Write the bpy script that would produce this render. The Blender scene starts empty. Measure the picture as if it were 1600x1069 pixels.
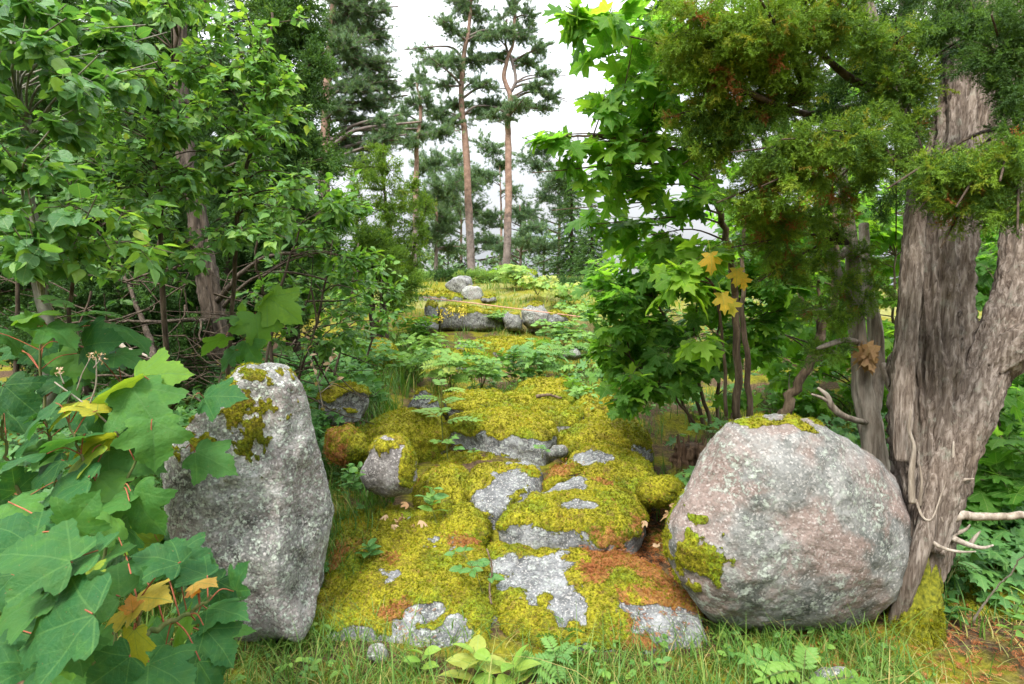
import bpy, math
import numpy as np

# ------------------------------------------------------------------ scene, camera, projection helpers
scene = bpy.context.scene
COL = scene.collection
rng = np.random.default_rng(11)
F, CX, CY = 889.0, 800.0, 534.5            # photograph pixels (1600 x 1069), 20 mm lens on 36 mm
CAM = np.array([0.0, 0.0, 1.35])
PIT = math.radians(4.0)
RT = np.array([1.0, 0, 0])
FW = np.array([0, math.cos(PIT), -math.sin(PIT)])
UP = np.array([0, math.sin(PIT), math.cos(PIT)])

def ray(px, py):
    return FW + RT * ((px - CX) / F) + UP * (-(py - CY) / F)
def P(px, py, d):
    return CAM + ray(px, py) * d
def A(*a):
    return np.array(a, float)

# ------------------------------------------------------------------ vectorised noise
def _hash(i, j, k, s):
    with np.errstate(over='ignore'):
        h = (i.astype(np.uint32) * np.uint32(374761393)) ^ (j.astype(np.uint32) * np.uint32(668265263)) ^ (k.astype(np.uint32) * np.uint32(2246822519)) ^ np.uint32((s * 3266489917) & 0xffffffff)
        h = (h ^ (h >> np.uint32(15))) * np.uint32(2246822519)
        h = (h ^ (h >> np.uint32(13))) * np.uint32(3266489917)
        h = h ^ (h >> np.uint32(16))
    return h.astype(np.float64) / 2147483648.0 - 1.0
def vnoise(p, s=0):
    p = np.asarray(p, float) + 1000.37
    i = np.floor(p).astype(np.int64); f = p - i
    f = f * f * f * (f * (f * 6 - 15) + 10)
    r = 0
    for a in (0, 1):
        wa = f[:, 0] if a else 1 - f[:, 0]
        for b in (0, 1):
            wb = f[:, 1] if b else 1 - f[:, 1]
            for c in (0, 1):
                wc = f[:, 2] if c else 1 - f[:, 2]
                r = r + wa * wb * wc * _hash(i[:, 0] + a, i[:, 1] + b, i[:, 2] + c, s)
    return r
def fbm(p, octv=4, s=0, g=0.5):
    r = 0; a = 1.0; t = 0
    p = np.asarray(p, float)
    for o in range(octv):
        r = r + a * vnoise(p * (2.03 ** o) + o * 17.3, s + o); t += a; a *= g
    return r / t * 1.5
def sstep(a, b, x):
    t = np.clip((x - a) / (b - a), 0, 1)
    return t * t * (3 - 2 * t)
def unit(v):
    v = np.asarray(v, float)
    return v / np.maximum(np.linalg.norm(v, axis=-1, keepdims=True), 1e-9)

# ------------------------------------------------------------------ mesh building
class Geo:
    def __init__(s):
        s.v = []; s.f = []; s.lc = []; s.n = 0
    def add(s, v, faces, lc=None):
        v = np.asarray(v, float).reshape(-1, 3)
        s.v.append(v)
        for f in faces:
            if len(f): s.f.append(np.asarray(f, np.int64) + s.n)
        s.lc.append(np.zeros((len(v), 3)) if lc is None else np.asarray(lc, float).reshape(-1, 3))
        s.n += len(v)
    def obj(s, name, mat, root=None, origin=None, smooth=False):
        org = np.zeros(3)
        if root is not None: org = np.array(root.location)
        elif origin is not None: org = np.asarray(origin, float)
        v = (np.concatenate(s.v) if s.v else np.zeros((0, 3))) - org
        me = bpy.data.meshes.new(name)
        me.vertices.add(len(v)); me.vertices.foreach_set('co', v.astype(np.float32).ravel())
        tot = sum(f.size for f in s.f); npl = sum(len(f) for f in s.f)
        me.loops.add(tot); me.polygons.add(npl)
        me.loops.foreach_set('vertex_index', np.concatenate([f.ravel() for f in s.f]).astype(np.int32))
        sz = np.concatenate([np.full(len(f), f.shape[1]) for f in s.f])
        st = np.concatenate([[0], np.cumsum(sz)[:-1]])
        me.polygons.foreach_set('loop_start', st.astype(np.int32))
        if smooth: me.polygons.foreach_set('use_smooth', np.ones(npl, bool))
        a = me.attributes.new('lc', 'FLOAT_VECTOR', 'POINT')
        a.data.foreach_set('vector', np.concatenate(s.lc).astype(np.float32).ravel())
        me.update(calc_edges=True)
        me.materials.append(mat)
        o = bpy.data.objects.new(name, me); COL.objects.link(o)
        if root is not None: o.parent = root
        else: o.location = org
        return o
def tag(o, label=None, cat=None, group=None, kind=None):
    if label: o['label'] = label
    if cat: o['category'] = cat
    if group: o['group'] = group
    if kind: o['kind'] = kind
    return o
def empty(name, loc, label, cat, group=None):
    o = bpy.data.objects.new(name, None); COL.objects.link(o)
    o.location = [float(x) for x in loc]; o.empty_display_size = 0.1
    return tag(o, label, cat, group)

def spline(pts, n, jit=0.0, seed=0):
    p = np.asarray(pts, float)
    if len(p) == 2: p = np.array([p[0], (p[0] + p[1]) / 2, p[1]])
    q = np.concatenate([[2 * p[0] - p[1]], p, [2 * p[-1] - p[-2]]])
    t = np.linspace(0, len(p) - 1 - 1e-6, n); i = t.astype(int); u = (t - i)[:, None]
    a, b, c, d = q[i], q[i + 1], q[i + 2], q[i + 3]
    r = 0.5 * (2 * b + (c - a) * u + (2 * a - 5 * b + 4 * c - d) * u * u + (3 * b - a - 3 * c + d) * u ** 3)
    if jit:
        k = np.arange(n)[:, None] * 0.45
        r[1:-1, :p.shape[1]] += jit * np.stack([fbm(np.concatenate([k, k * 0 + 3.1 * c_, k * 0 + seed], 1), 3, seed) for c_ in range(p.shape[1])], 1)[1:-1]
    return r
def tube(geo, pts, rad, sides=8, bark=0.0, seed=0, tint=0.5, cap=True):
    """swept tube; bark = relative amplitude of stringy ridges; lc = (angle*radius, length, tint)"""
    p = np.asarray(pts, float); n = len(p); rad = np.broadcast_to(np.asarray(rad, float), (n,))
    t = unit(np.gradient(p, axis=0))
    ref = np.tile(A(0.37, -0.61, 0.2), (n, 1)); ref = np.where(np.abs((ref * t).sum(1, keepdims=True)) > 0.7, A(0, 0.3, 0.9), ref)
    ref = np.tile(ref[0], (n, 1))
    nx = unit(np.cross(t, ref)); ny = np.cross(t, nx)
    a = np.linspace(0, 2 * math.pi, sides, endpoint=False)
    L = np.concatenate([[0], np.cumsum(np.linalg.norm(np.diff(p, axis=0), axis=1))])
    R = np.repeat(rad[:, None], sides, 1)
    if bark:
        ca, sa = np.cos(a), np.sin(a)
        tw = L[:, None] * 0.8
        q = np.stack([np.cos(a[None] + tw) * 2.4, np.sin(a[None] + tw) * 2.4, np.repeat(L[:, None] * 1.3, sides, 1)], -1).reshape(-1, 3)
        rid = 1 - np.abs(fbm(q, 2, seed)) * 2
        q2 = np.stack([np.cos(a[None] + tw) * 7.5, np.sin(a[None] + tw) * 7.5, np.repeat(L[:, None] * 3.2, sides, 1)], -1).reshape(-1, 3)
        rid2 = 1 - np.abs(fbm(q2, 3, seed + 9)) * 2
        if sides > 36:
            q3 = np.stack([np.cos(a[None] + tw) * 19, np.sin(a[None] + tw) * 19, np.repeat(L[:, None] * 5.0, sides, 1)], -1).reshape(-1, 3)
            rid2 = rid2 + .8 * (np.abs(fbm(q3, 2, seed + 19)) * 2 - .45)
        R = R * (1 + bark * (0.9 * (rid - .45) + 0.6 * (rid2 - .45)).reshape(n, sides))
    v = p[:, None] + nx[:, None] * (np.cos(a)[None, :, None] * R[..., None]) + ny[:, None] * (np.sin(a)[None, :, None] * R[..., None])
    lc = np.stack([np.cos(a)[None] * rad[:, None], np.repeat(L[:, None], sides, 1), np.full((n, sides), tint)], -1)
    lc[..., 0] = (a[None] / (2 * math.pi)) * 1.0
    i = np.arange(n - 1)[:, None] * sides; j = np.arange(sides)[None]; j2 = (j + 1) % sides
    f = np.stack([i + j, i + j2, i + sides + j2, i + sides + j], -1).reshape(-1, 4)
    fs = [f]
    if cap: fs.append((np.arange(sides) + (n - 1) * sides)[None]); fs.append(np.arange(sides)[::-1][None])
    geo.add(v, fs, lc)
def twigs(geo, pts, r0, tint=0.5):
    """batch of thin three-sided twigs, pts (T,n,3)"""
    T, n, _ = pts.shape
    if T == 0: return
    d = unit(pts[:, -1] - pts[:, 0])[:, None]
    nx = unit(np.cross(d, A(0.31, 0.52, 0.8) + 0 * d)); ny = np.cross(d, nx)
    r = (np.broadcast_to(np.asarray(r0, float).reshape(-1, 1), (T, n)) * np.linspace(1, 0.35, n)[None])[..., None]
    ring = [pts + (nx * math.cos(a) + ny * math.sin(a)) * r for a in (0, 2.094, 4.189)]
    v = np.stack(ring, 2)
    b = (np.arange(T)[:, None] * n + np.arange(n - 1)[None])[..., None] * 3
    j = np.arange(3)[None, None]; j2 = (j + 1) % 3
    f = np.stack([b + j, b + j2, b + 3 + j2, b + 3 + j], -1).reshape(-1, 4)
    lc = np.zeros((T * n * 3, 3)); lc[:, 1] = np.tile(np.repeat(np.linspace(0, 0.3, n), 3), T); lc[:, 2] = tint
    geo.add(v, [f], lc)

# ------------------------------------------------------------------ leaf templates (tip along +Y, face +Z, unit length)
def leaf_tpl(half, ctr, fold=0.12, curl=0.18, rings=2, stalk=0.0):
    half = np.asarray(half, float)
    o = np.concatenate([half, (half * [-1, 1])[::-1][1:-1 if abs(half[0, 0]) < 1e-6 else None]])
    n = len(o); c = A(0, ctr)
    vs = [c[None]]
    for k in range(1, rings + 1): vs.append(c + (o - c) * k / rings)
    v = np.concatenate(vs)
    z = -fold * 0.3 + fold * np.abs(v[:, 0]) ** 0.8 - curl * ((v[:, 1] - ctr) ** 2 + 0.5 * v[:, 0] ** 2)
    v3 = np.column_stack([v, z])
    i = np.arange(n); i2 = (i + 1) % n
    f3 = [np.stack([0 * i, 1 + i, 1 + i2], 1)]
    f4 = [np.stack([1 + (k - 1) * n + i, 1 + k * n + i, 1 + k * n + i2, 1 + (k - 1) * n + i2], 1) for k in range(1, rings)]
    F3 = [np.concatenate(f3)] + ([np.concatenate(f4)] if f4 else [])
    uv = v.copy()
    if stalk:
        m = len(v3)
        v3 = np.concatenate([v3, [[-.012, .04, 0], [.012, .04, 0], [.01, -stalk, -.12 * stalk], [-.01, -stalk, -.12 * stalk]]])
        uv = np.concatenate([uv, [[0, .04], [0, .04], [0, .03], [0, .03]]])
        F3.append(np.array([[m, m + 1, m + 2, m + 3]]))
    return v3, F3, uv
MAPLE_H = [(0, 0), (.10, -.055), (.22, -.075), (.30, -.06), (.42, -.05), (.36, .03), (.32, .10), (.27, .165), (.38, .20), (.47, .27), (.62, .37), (.55, .425), (.49, .47), (.50, .54), (.38, .52), (.29, .50), (.18, .455), (.20, .58), (.245, .68), (.29, .77), (.19, .765), (.115, .80), (.07, .90), (0, 1.02)]
T_MAPLE = [leaf_tpl(MAPLE_H, .25, .10, .28, 3, .55), leaf_tpl([(x * .94, y) for x, y in MAPLE_H], .25, -.12, .40, 3, .6), leaf_tpl([(x * 1.06, y * .97) for x, y in MAPLE_H], .25, .22, .15, 3, .5)]
MAPLE_L = [(0, 0), (.14, -.07), (.42, -.04), (.27, .16), (.48, .27), (.62, .38), (.47, .52), (.18, .46), (.21, .62), (.28, .77), (.12, .79), (0, 1.02)]
T_MAPLEL = [leaf_tpl(MAPLE_L, .25, .10, .30, 1, .4), leaf_tpl(MAPLE_L, .25, -.14, .45, 1, .4), leaf_tpl(MAPLE_L, .25, .24, .10, 1, .4)]
T_ASPEN = [leaf_tpl([(0, 0), (.25, .0), (.42, .17), (.47, .38), (.40, .62), (.25, .80), (.08, .93), (0, 1.03)], .4, .10, .25, 1, .5), leaf_tpl([(0, 0), (.28, .02), (.45, .2), (.46, .42), (.38, .65), (.22, .82), (.07, .92), (0, 1.0)], .4, .25, .10, 1, .5)]
T_BIRCH = [leaf_tpl([(0, 0), (.20, .04), (.37, .22), (.36, .36), (.24, .58), (.11, .80), (0, 1.06)], .35, .12, .30, 1, .3), leaf_tpl([(0, 0), (.22, .03), (.38, .20), (.37, .36), (.26, .56), (.12, .78), (0, 1.05)], .35, .25, .05, 1, .3)]
T_OVATE = [leaf_tpl([(0, 0), (.13, .08), (.25, .26), (.29, .45), (.23, .68), (.11, .87), (0, 1)], .45, .15, .35, 2, .1), leaf_tpl([(0, 0), (.14, .09), (.26, .28), (.28, .47), (.22, .70), (.1, .88), (0, 1)], .45, .28, .15, 2, .1)]
T_LEAFLET = [leaf_tpl([(0, 0), (.10, .1), (.17, .3), (.18, .5), (.13, .75), (0, 1)], .45, .15, .3, 1), leaf_tpl([(0, 0), (.11, .1), (.18, .32), (.17, .52), (.12, .76), (0, 1)], .45, .25, .1, 1)]

SYCA_H = [(0, .02), (.08, -.05), (.2, -.09), (.3, -.10), (.38, -.06), (.43, -.02), (.40, .04), (.415, .08), (.365, .13), (.40, .175), (.47, .22), (.52, .285), (.585, .31), (.65, .42), (.585, .44), (.555, .49), (.49, .495), (.44, .545), (.36, .535), (.285, .515), (.275, .58), (.31, .64), (.285, .68), (.30, .75), (.23, .765), (.21, .82), (.145, .835), (.10, .91), (.05, .94), (0, 1.03)]
def veined(t, amp=.05, rip=.022, ph=0.0):
    v, f, uv = t; v = v.copy(); r = np.hypot(uv[:, 0], uv[:, 1]); an = np.arctan2(uv[:, 0], uv[:, 1]) / .87
    v[:, 2] += amp * np.abs(an - np.round(an)) * r * 2 + rip * np.sin(9 * uv[:, 0] + 3 * uv[:, 1] + ph) * r + rip * .8 * np.sin(13 * uv[:, 1] - 5 * uv[:, 0] + ph * 2) * r
    return v, f, uv
def soup(tris, uv=None):
    v = np.asarray(tris, float).reshape(-1, 3); n = len(v)
    return v, [np.arange(n).reshape(-1, 3)], (v[:, :2] * 0 if uv is None else uv)
def needle(base, d, L, w, r):
    d = unit(d); s = unit(np.cross(d, unit(r.normal(size=3)))) * w
    return [base - s, base + s, base + d * L]
def juniper_spray(seed, nn=4, axes=5, w=.018):
    r = np.random.default_rng(seed); tr = []; uvs = []
    def axis(b, d, L, k):
        d = unit(d)
        for i in range(k):
            t = (i + .3) / k; c = b + d * L * t
            for _ in range(3):
                q = unit(r.normal(size=3)); q = unit(q - d * (q @ d)) * .8 + d * .75
                tr.append(needle(c, q, .085 + .05 * r.random(), w, r)); uvs.extend([[0, t]] * 3)
        e = needle(b, d, L * 1.05, w * .6, r); tr.append(e); uvs.extend([[1, 0]] * 3)
    axis(A(0, 0, 0), A(.0, 1, .06), .95, nn * 3)
    for i in range(axes):
        for s in (-1, 1):
            if r.random() < .12: continue
            t = .08 + .75 * (i + r.random() * .7) / axes
            axis(A(0, t, .05 * t), A(s * (.6 + .4 * r.random()), .75, .45 * r.normal()), (.42 * (1 - t) + .14) * (0.8 + .4 * r.random()), nn)
    return soup(tr, np.array(uvs, float))
T_JUN = [juniper_spray(i) for i in range(4)]
T_JUNF = [juniper_spray(i + 20, 2, 4, .035) for i in range(3)]
def pine_tuft(seed, n=26, w=.035):
    r = np.random.default_rng(seed); tr = []; uvs = []
    for i in range(n):
        q = unit(r.normal(size=3)); q[1] = abs(q[1]) + .25
        tr.append(needle(A(0, -.15 + .7 * r.random(), 0), q, .55 + .35 * r.random(), w, r)); t = r.random(); uvs.extend([[0, t]] * 3)
    return soup(tr, np.array(uvs, float))
T_PINE = [pine_tuft(i) for i in range(3)]
def spruce_spray(seed):
    r = np.random.default_rng(seed); tr = []
    for i in range(12):
        for s in (-1, 1):
            t = i / 12
            tr.append(needle(A(0, t, -.12 * t * t), A(s * (1 - .3 * t), .55, -.15 + .2 * r.normal()), .34 * (1.1 - t), .035, r))
    tr.append([A(-.02, 0, 0), A(.02, 0, 0), A(0, 1.05, -.12)])
    return soup(tr)
T_SPRUCE = [spruce_spray(i) for i in range(3)]
T_MOSS = []
for _s in range(3):
    _r = np.random.default_rng(_s + 50); _t = []
    for _i in range(6):
        _a = _i * 1.05 + _r.random(); _q = A(math.cos(_a), math.sin(_a), .9 + _r.random())
        _t.append(needle(A(0, 0, -.1), _q, .9, .13, _r))
    T_MOSS.append(soup(_t))

def place(geo, tpls, pos, tip, nrm, scale, tint, wid=None):
    """many leaves: tip direction, face normal, size and tint per leaf"""
    pos = np.asarray(pos, float).reshape(-1, 3); K = len(pos)
    if K == 0: return
    tip = unit(np.broadcast_to(tip, (K, 3))); nrm = np.broadcast_to(nrm, (K, 3))
    nrm = unit(nrm - tip * (nrm * tip).sum(1, keepdims=True)); x = np.cross(tip, nrm)
    sc = np.broadcast_to(np.asarray(scale, float), (K,)); tint = np.broadcast_to(np.asarray(tint, float), (K,))
    pick = rng.integers(0, len(tpls), K)
    for k, (tv, tf, uv) in enumerate(tpls):
        m = np.where(pick == k)[0]
        if not len(m): continue
        M = np.stack([x[m] * (1 if wid is None else wid), tip[m], nrm[m]], 1) * sc[m, None, None]
        v = np.einsum('vc,kcd->kvd', tv, M) + pos[m, None]
        off = (np.arange(len(m)) * len(tv))[:, None, None]
        lc = np.empty((len(m), len(tv), 3)); lc[..., :2] = uv[None]; lc[..., 2] = tint[m, None]
        geo.add(v, [(f[None] + off).reshape(-1, f.shape[1]) for f in tf], lc)

# ------------------------------------------------------------------ materials
def newmat(name):
    m = bpy.data.materials.new(name); m.use_nodes = True
    nt = m.node_tree; nt.nodes.clear()
    out = nt.nodes.new('ShaderNodeOutputMaterial')
    return m, nt, out
class N:
    def __init__(s, nt): s.nt = nt
    def __call__(s, typ, **kw):
        n = s.nt.nodes.new('ShaderNode' + typ)
        for k, v in kw.items(): setattr(n, k, v)
        return n
    def link(s, a, b): s.nt.links.new(a, b)
    def val(s, sock, v):
        if isinstance(v, bpy.types.NodeSocket): s.link(v, sock)
        elif isinstance(v, (tuple, list)) and len(v) == 3 and sock.type == 'RGBA': sock.default_value = (*v, 1)
        else: sock.default_value = v
    def math(s, op, a, b=0.0, c=None, clamp=False):
        n = s('Math', operation=op, use_clamp=clamp); s.val(n.inputs[0], a); s.val(n.inputs[1], b)
        if c is not None: s.val(n.inputs[2], c)
        return n.outputs[0]
    def mix(s, f, a, b, mode='MIX'):
        n = s('Mix', data_type='RGBA', blend_type=mode); s.val(n.inputs[0], f); s.val(n.inputs[6], a); s.val(n.inputs[7], b)
        return n.outputs[2]
    def noise(s, co, scale, det=4, rough=.55, dist=0.0):
        n = s('TexNoise'); s.val(n.inputs['Vector'], co); n.inputs['Scale'].default_value = scale; n.inputs['Detail'].default_value = det
        n.inputs['Roughness'].default_value = rough; n.inputs['Distortion'].default_value = dist
        return n.outputs[0]
    def vor(s, co, scale, feature='F1'):
        n = s('TexVoronoi', feature=feature); s.val(n.inputs['Vector'], co); n.inputs['Scale'].default_value = scale
        return n
    def rng(s, x, a, b, lo=0.0, hi=1.0):
        n = s('MapRange', interpolation_type='SMOOTHSTEP'); s.val(n.inputs[0], x)
        for i, v in enumerate((a, b, lo, hi)): n.inputs[i + 1].default_value = v
        return n.outputs[0]
    def ramp(s, x, stops):
        n = s('ValToRGB'); s.val(n.inputs[0], x); e = n.color_ramp.elements
        while len(e) < len(stops): e.new(0.5)
        for k, (p, c) in enumerate(stops): e[k].position = p; e[k].color = (*c, 1)
        return n.outputs[0]
    def bump(s, h, st, dist, prev=None):
        n = s('Bump'); n.inputs['Strength'].default_value = st; n.inputs['Distance'].default_value = dist; s.val(n.inputs['Height'], h)
        if prev is not None: s.link(prev, n.inputs['Normal'])
        return n.outputs[0]
    def pbsdf(s, col, rough=.8, spec=.3, nrm=None):
        n = s('BsdfPrincipled'); s.val(n.inputs['Base Color'], col); s.val(n.inputs['Roughness'], rough); n.inputs['Specular IOR Level'].default_value = spec
        if nrm is not None: s.link(nrm, n.inputs['Normal'])
        return n.outputs[0]

def mat_leaf(name, stops, trans=.45, rough=.42, spec=.45, veins='mid', vcol=(.22, .32, .10), tcol=1.6):
    m, nt, out = newmat(name); n = N(nt)
    at = n('Attribute', attribute_name='lc'); sep = n('SeparateXYZ'); n.link(at.outputs['Vector'], sep.inputs[0])
    x, y, t = sep.outputs
    col = n.ramp(t, stops)
    geo = n('NewGeometry')
    mott = n.noise(geo.outputs['Position'], 38, 3)
    col = n.mix(n.rng(mott, .35, .75, 0, .35), col, n.mix(.5, col, (.10, .16, .02)))
    if veins == 'palm':
        r = n.math('SQRT', n.math('ADD', n.math('MULTIPLY', x, x), n.math('MULTIPLY', y, y)))
        an = n.math('DIVIDE', n.math('ARCTAN2', x, n.math('ADD', y, .0)), .87)
        da = n.math('ABSOLUTE', n.math('SUBTRACT', an, n.math('ROUND', an)))
        dist = n.math('MULTIPLY', n.math('MULTIPLY', da, r), .87)
        v1 = n.rng(dist, .004, .016, .55, 0)
        sec = n.math('ABSOLUTE', n.math('SUBTRACT', n.math('FRACT', n.math('MULTIPLY', n.math('SUBTRACT', r, n.math('MULTIPLY', dist, 1.0)), 8.0)), .5))
        col = n.mix(n.rng(sec, .015, .07, .30, 0), col, vcol)
        col = n.mix(v1, col, vcol)
        sp = n.noise(geo.outputs['Position'], 17, 5, .7)
        col = n.mix(n.rng(sp, .50, .66, 0, .45), col, n.mix(1, col, (1.5, 1.35, .9), 'MULTIPLY'))
        col = n.mix(n.rng(n.noise(geo.outputs['Position'], 120, 2), .70, .74, 0, .55), col, (.16, .13, .05))
    elif veins == 'mid':
        ax = n.math('ABSOLUTE', x)
        sv = n.math('ABSOLUTE', n.math('SUBTRACT', n.math('FRACT', n.math('MULTIPLY', n.math('SUBTRACT', y, n.math('MULTIPLY', ax, .7)), 6.5)), .5))
        v1 = n.math('MAXIMUM', n.rng(ax, .006, .025, .5, 0), n.rng(sv, .02, .10, .22, 0))
        col = n.mix(v1, col, vcol)
    nr = n.bump(n.noise(geo.outputs['Position'], 75, 4, .6), .45, .012) if veins else None
    b = n.pbsdf(col, rough, spec, nr)
    tr = n('BsdfTranslucent'); n.link(n.mix(1.0, col, (tcol, tcol * .97, tcol * .42), 'MULTIPLY'), tr.inputs['Color'])
    mx = n('MixShader'); mx.inputs[0].default_value = trans; n.link(b, mx.inputs[1]); n.link(tr.outputs[0], mx.inputs[2])
    n.link(mx.outputs[0], out.inputs[0])
    return m
G1 = [(0, (.038, .12, .028)), (.45, (.085, .21, .035)), (.8, (.17, .31, .035)), (.92, (.22, .26, .03)), (1, (.42, .26, .03))]
M_MAPLE = mat_leaf('maple_leaf', [(0, (.04, .125, .022)), (.4, (.085, .22, .032)), (.75, (.20, .35, .035)), (.9, (.33, .34, .035)), (1, (.60, .36, .06))], .6, .5, .2, 'palm', tcol=1.9)
M_SYCA = mat_leaf('broad_maple_leaf', [(0, (.015, .06, .02)), (.35, (.03, .112, .034)), (.6, (.065, .175, .036)), (.75, (.13, .25, .03)), (.9, (.36, .34, .04)), (1, (.55, .25, .09))], .40, .55, .14, 'palm', (.085, .19, .055))
M_ASPEN = mat_leaf('aspen_leaf', [(0, (.04, .125, .04)), (.5, (.105, .25, .07)), (.85, (.24, .38, .06)), (1, (.35, .33, .04))], .42, .42, .4)
M_BIRCH = mat_leaf('birch_leaf', [(0, (.045, .135, .035)), (.5, (.115, .265, .06)), (.85, (.25, .39, .06)), (1, (.40, .33, .04))], .42, .42, .4)
M_BUSH = mat_leaf('bush_leaf', G1, .42, .45, .35)
M_HERB = mat_leaf('herb_leaf', [(0, (.04, .125, .035)), (.4, (.085, .22, .055)), (.8, (.19, .34, .05)), (1, (.38, .36, .07))], .38, .5, .35)
M_GRASS = mat_leaf('grass_blade', [(0, (.025, .08, .015)), (.5, (.07, .17, .025)), (.85, (.17, .24, .04)), (1, (.38, .30, .11))], .35, .5, .3, None)
M_DRYLEAF = mat_leaf('dry_leaf', [(0, (.22, .12, .06)), (.5, (.36, .23, .13)), (1, (.50, .36, .26))], .2, .8, .1, 'palm', (.3, .2, .1))
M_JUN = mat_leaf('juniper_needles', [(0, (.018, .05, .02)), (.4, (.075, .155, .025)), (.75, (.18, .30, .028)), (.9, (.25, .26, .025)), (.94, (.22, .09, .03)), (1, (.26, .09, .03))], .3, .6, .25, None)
M_JUND = mat_leaf('dark_juniper_needles', [(0, (.028, .075, .025)), (.5, (.065, .145, .035)), (1, (.14, .25, .045))], .3, .6, .25, None)
M_PINE = mat_leaf('pine_needles', [(0, (.07, .13, .075)), (.5, (.13, .225, .115)), (1, (.22, .32, .13))], .25, .55, .3, None)
M_MOSSFUZZ = mat_leaf('moss_leaflets', [(0, (.055, .055, .006)), (.35, (.18, .165, .008)), (.55, (.19, .22, .012)), (.75, (.36, .335, .015)), (.86, (.40, .33, .02)), (.93, (.30, .12, .03)), (1, (.34, .13, .04))], .25, .8, .1, None)

def mat_bark(name, c1, c2, c3, scale=26, streak=.09, bump=.9, moss=None, lich=0.0):
    m, nt, out = newmat(name); n = N(nt)
    at = n('Attribute', attribute_name='lc'); sep = n('SeparateXYZ'); n.link(at.outputs['Vector'], sep.inputs[0])
    tc = n('TexCoord'); ob = tc.outputs['Object']
    mp = n('Mapping'); mp.inputs['Scale'].default_value = (1, 1, streak); n.link(ob, mp.inputs[0])
    s1 = n.noise(mp.outputs[0], scale, 6, .65, .3); s2 = n.noise(mp.outputs[0], scale * 3.1, 4, .6); big = n.noise(ob, 3.2, 4)
    col = n.ramp(s1, [(.34, c1), (.5, c2), (.64, c3)])
    col = n.mix(n.rng(s2, .35, .7, .0, .5), col, n.mix(.6, col, c3))
    col = n.mix(n.rng(big, .4, .75, 0, .45), col, n.mix(1, col, (.75, .62, .50), 'MULTIPLY'))
    if lich: col = n.mix(n.rng(n.noise(ob, 16, 5, .7), .56, .66, 0, lich), col, (.30, .34, .27))
    if moss:
        geo = n('NewGeometry'); sx = n('SeparateXYZ'); n.link(geo.outputs['Position'], sx.inputs[0])
        h = n.math('ADD', sx.outputs[2], n.math('MULTIPLY', n.math('SUBTRACT', n.noise(ob, 11, 4), .5), moss[1]))
        col = n.mix(n.rng(h, moss[0], moss[0] + .12, 1, 0), col, n.ramp(n.noise(ob, 60, 3), [(.3, (.05, .06, .008)), (.6, (.17, .17, .015)), (.8, (.27, .25, .02))]))
    hgt = n.math('ADD', s1, n.math('MULTIPLY', s2, .45))
    n.link(n.pbsdf(col, .9, .15, n.bump(hgt, bump, .012)), out.inputs[0])
    return m
M_JBARK = mat_bark('juniper_bark', (.045, .030, .022), (.135, .105, .084), (.295, .25, .215), 62, .05, 1.0, None, .25)
M_JROOT = mat_bark('mossy_root_bark', (.04, .03, .022), (.13, .10, .07), (.26, .22, .17), 30, .1, 1.0, (.24, .35))
M_GBARK = mat_bark('grey_branch_bark', (.08, .065, .05), (.22, .185, .15), (.36, .32, .27), 34, .1, .7, None, .35)
M_DBARK = mat_bark('dark_branch_bark', (.018, .014, .010), (.055, .040, .028), (.11, .085, .062), 30, .15, .7)
M_ABARK = mat_bark('aspen_bark', (.07, .068, .055), (.19, .18, .15), (.30, .29, .25), 12, .6, .4, None, .3)
M_MBARK = mat_bark('maple_bark', (.035, .025, .017), (.095, .068, .045), (.18, .135, .095), 30, .15, .6)
M_PBARKLOW = mat_bark('pine_bark_grey', (.06, .045, .04), (.17, .135, .12), (.28, .235, .21), 9, .35, .9)
M_STICK = mat_bark('dead_wood', (.11, .085, .065), (.25, .21, .17), (.40, .355, .30), 40, .1, .6)
M_STEM = mat_bark('green_stem', (.06, .10, .03), (.10, .13, .04), (.15, .13, .06), 20, .3, .2)
M_REDSTEM = mat_bark('red_leaf_stalk', (.16, .05, .03), (.28, .08, .05), (.33, .13, .06), 20, .3, .2)
def mat_pinebark():
    m, nt, out = newmat('pine_bark'); n = N(nt)
    at = n('Attribute', attribute_name='lc'); sep = n('SeparateXYZ'); n.link(at.outputs['Vector'], sep.inputs[0])
    ob = n('TexCoord').outputs['Object']
    s1 = n.noise(ob, 5, 5, .65); h = n.math('ADD', sep.outputs[1], n.math('MULTIPLY', s1, 2.2))
    lo = n.ramp(s1, [(.3, (.07, .055, .05)), (.6, (.19, .155, .14))]); hi = n.ramp(s1, [(.3, (.14, .085, .065)), (.62, (.30, .195, .15))])
    n.link(n.pbsdf(n.mix(n.rng(h, 3.2, 5.4), lo, hi), .9, .1, n.bump(s1, .8, .05)), out.inputs[0])
    return m
M_PBARK = mat_pinebark()

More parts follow.
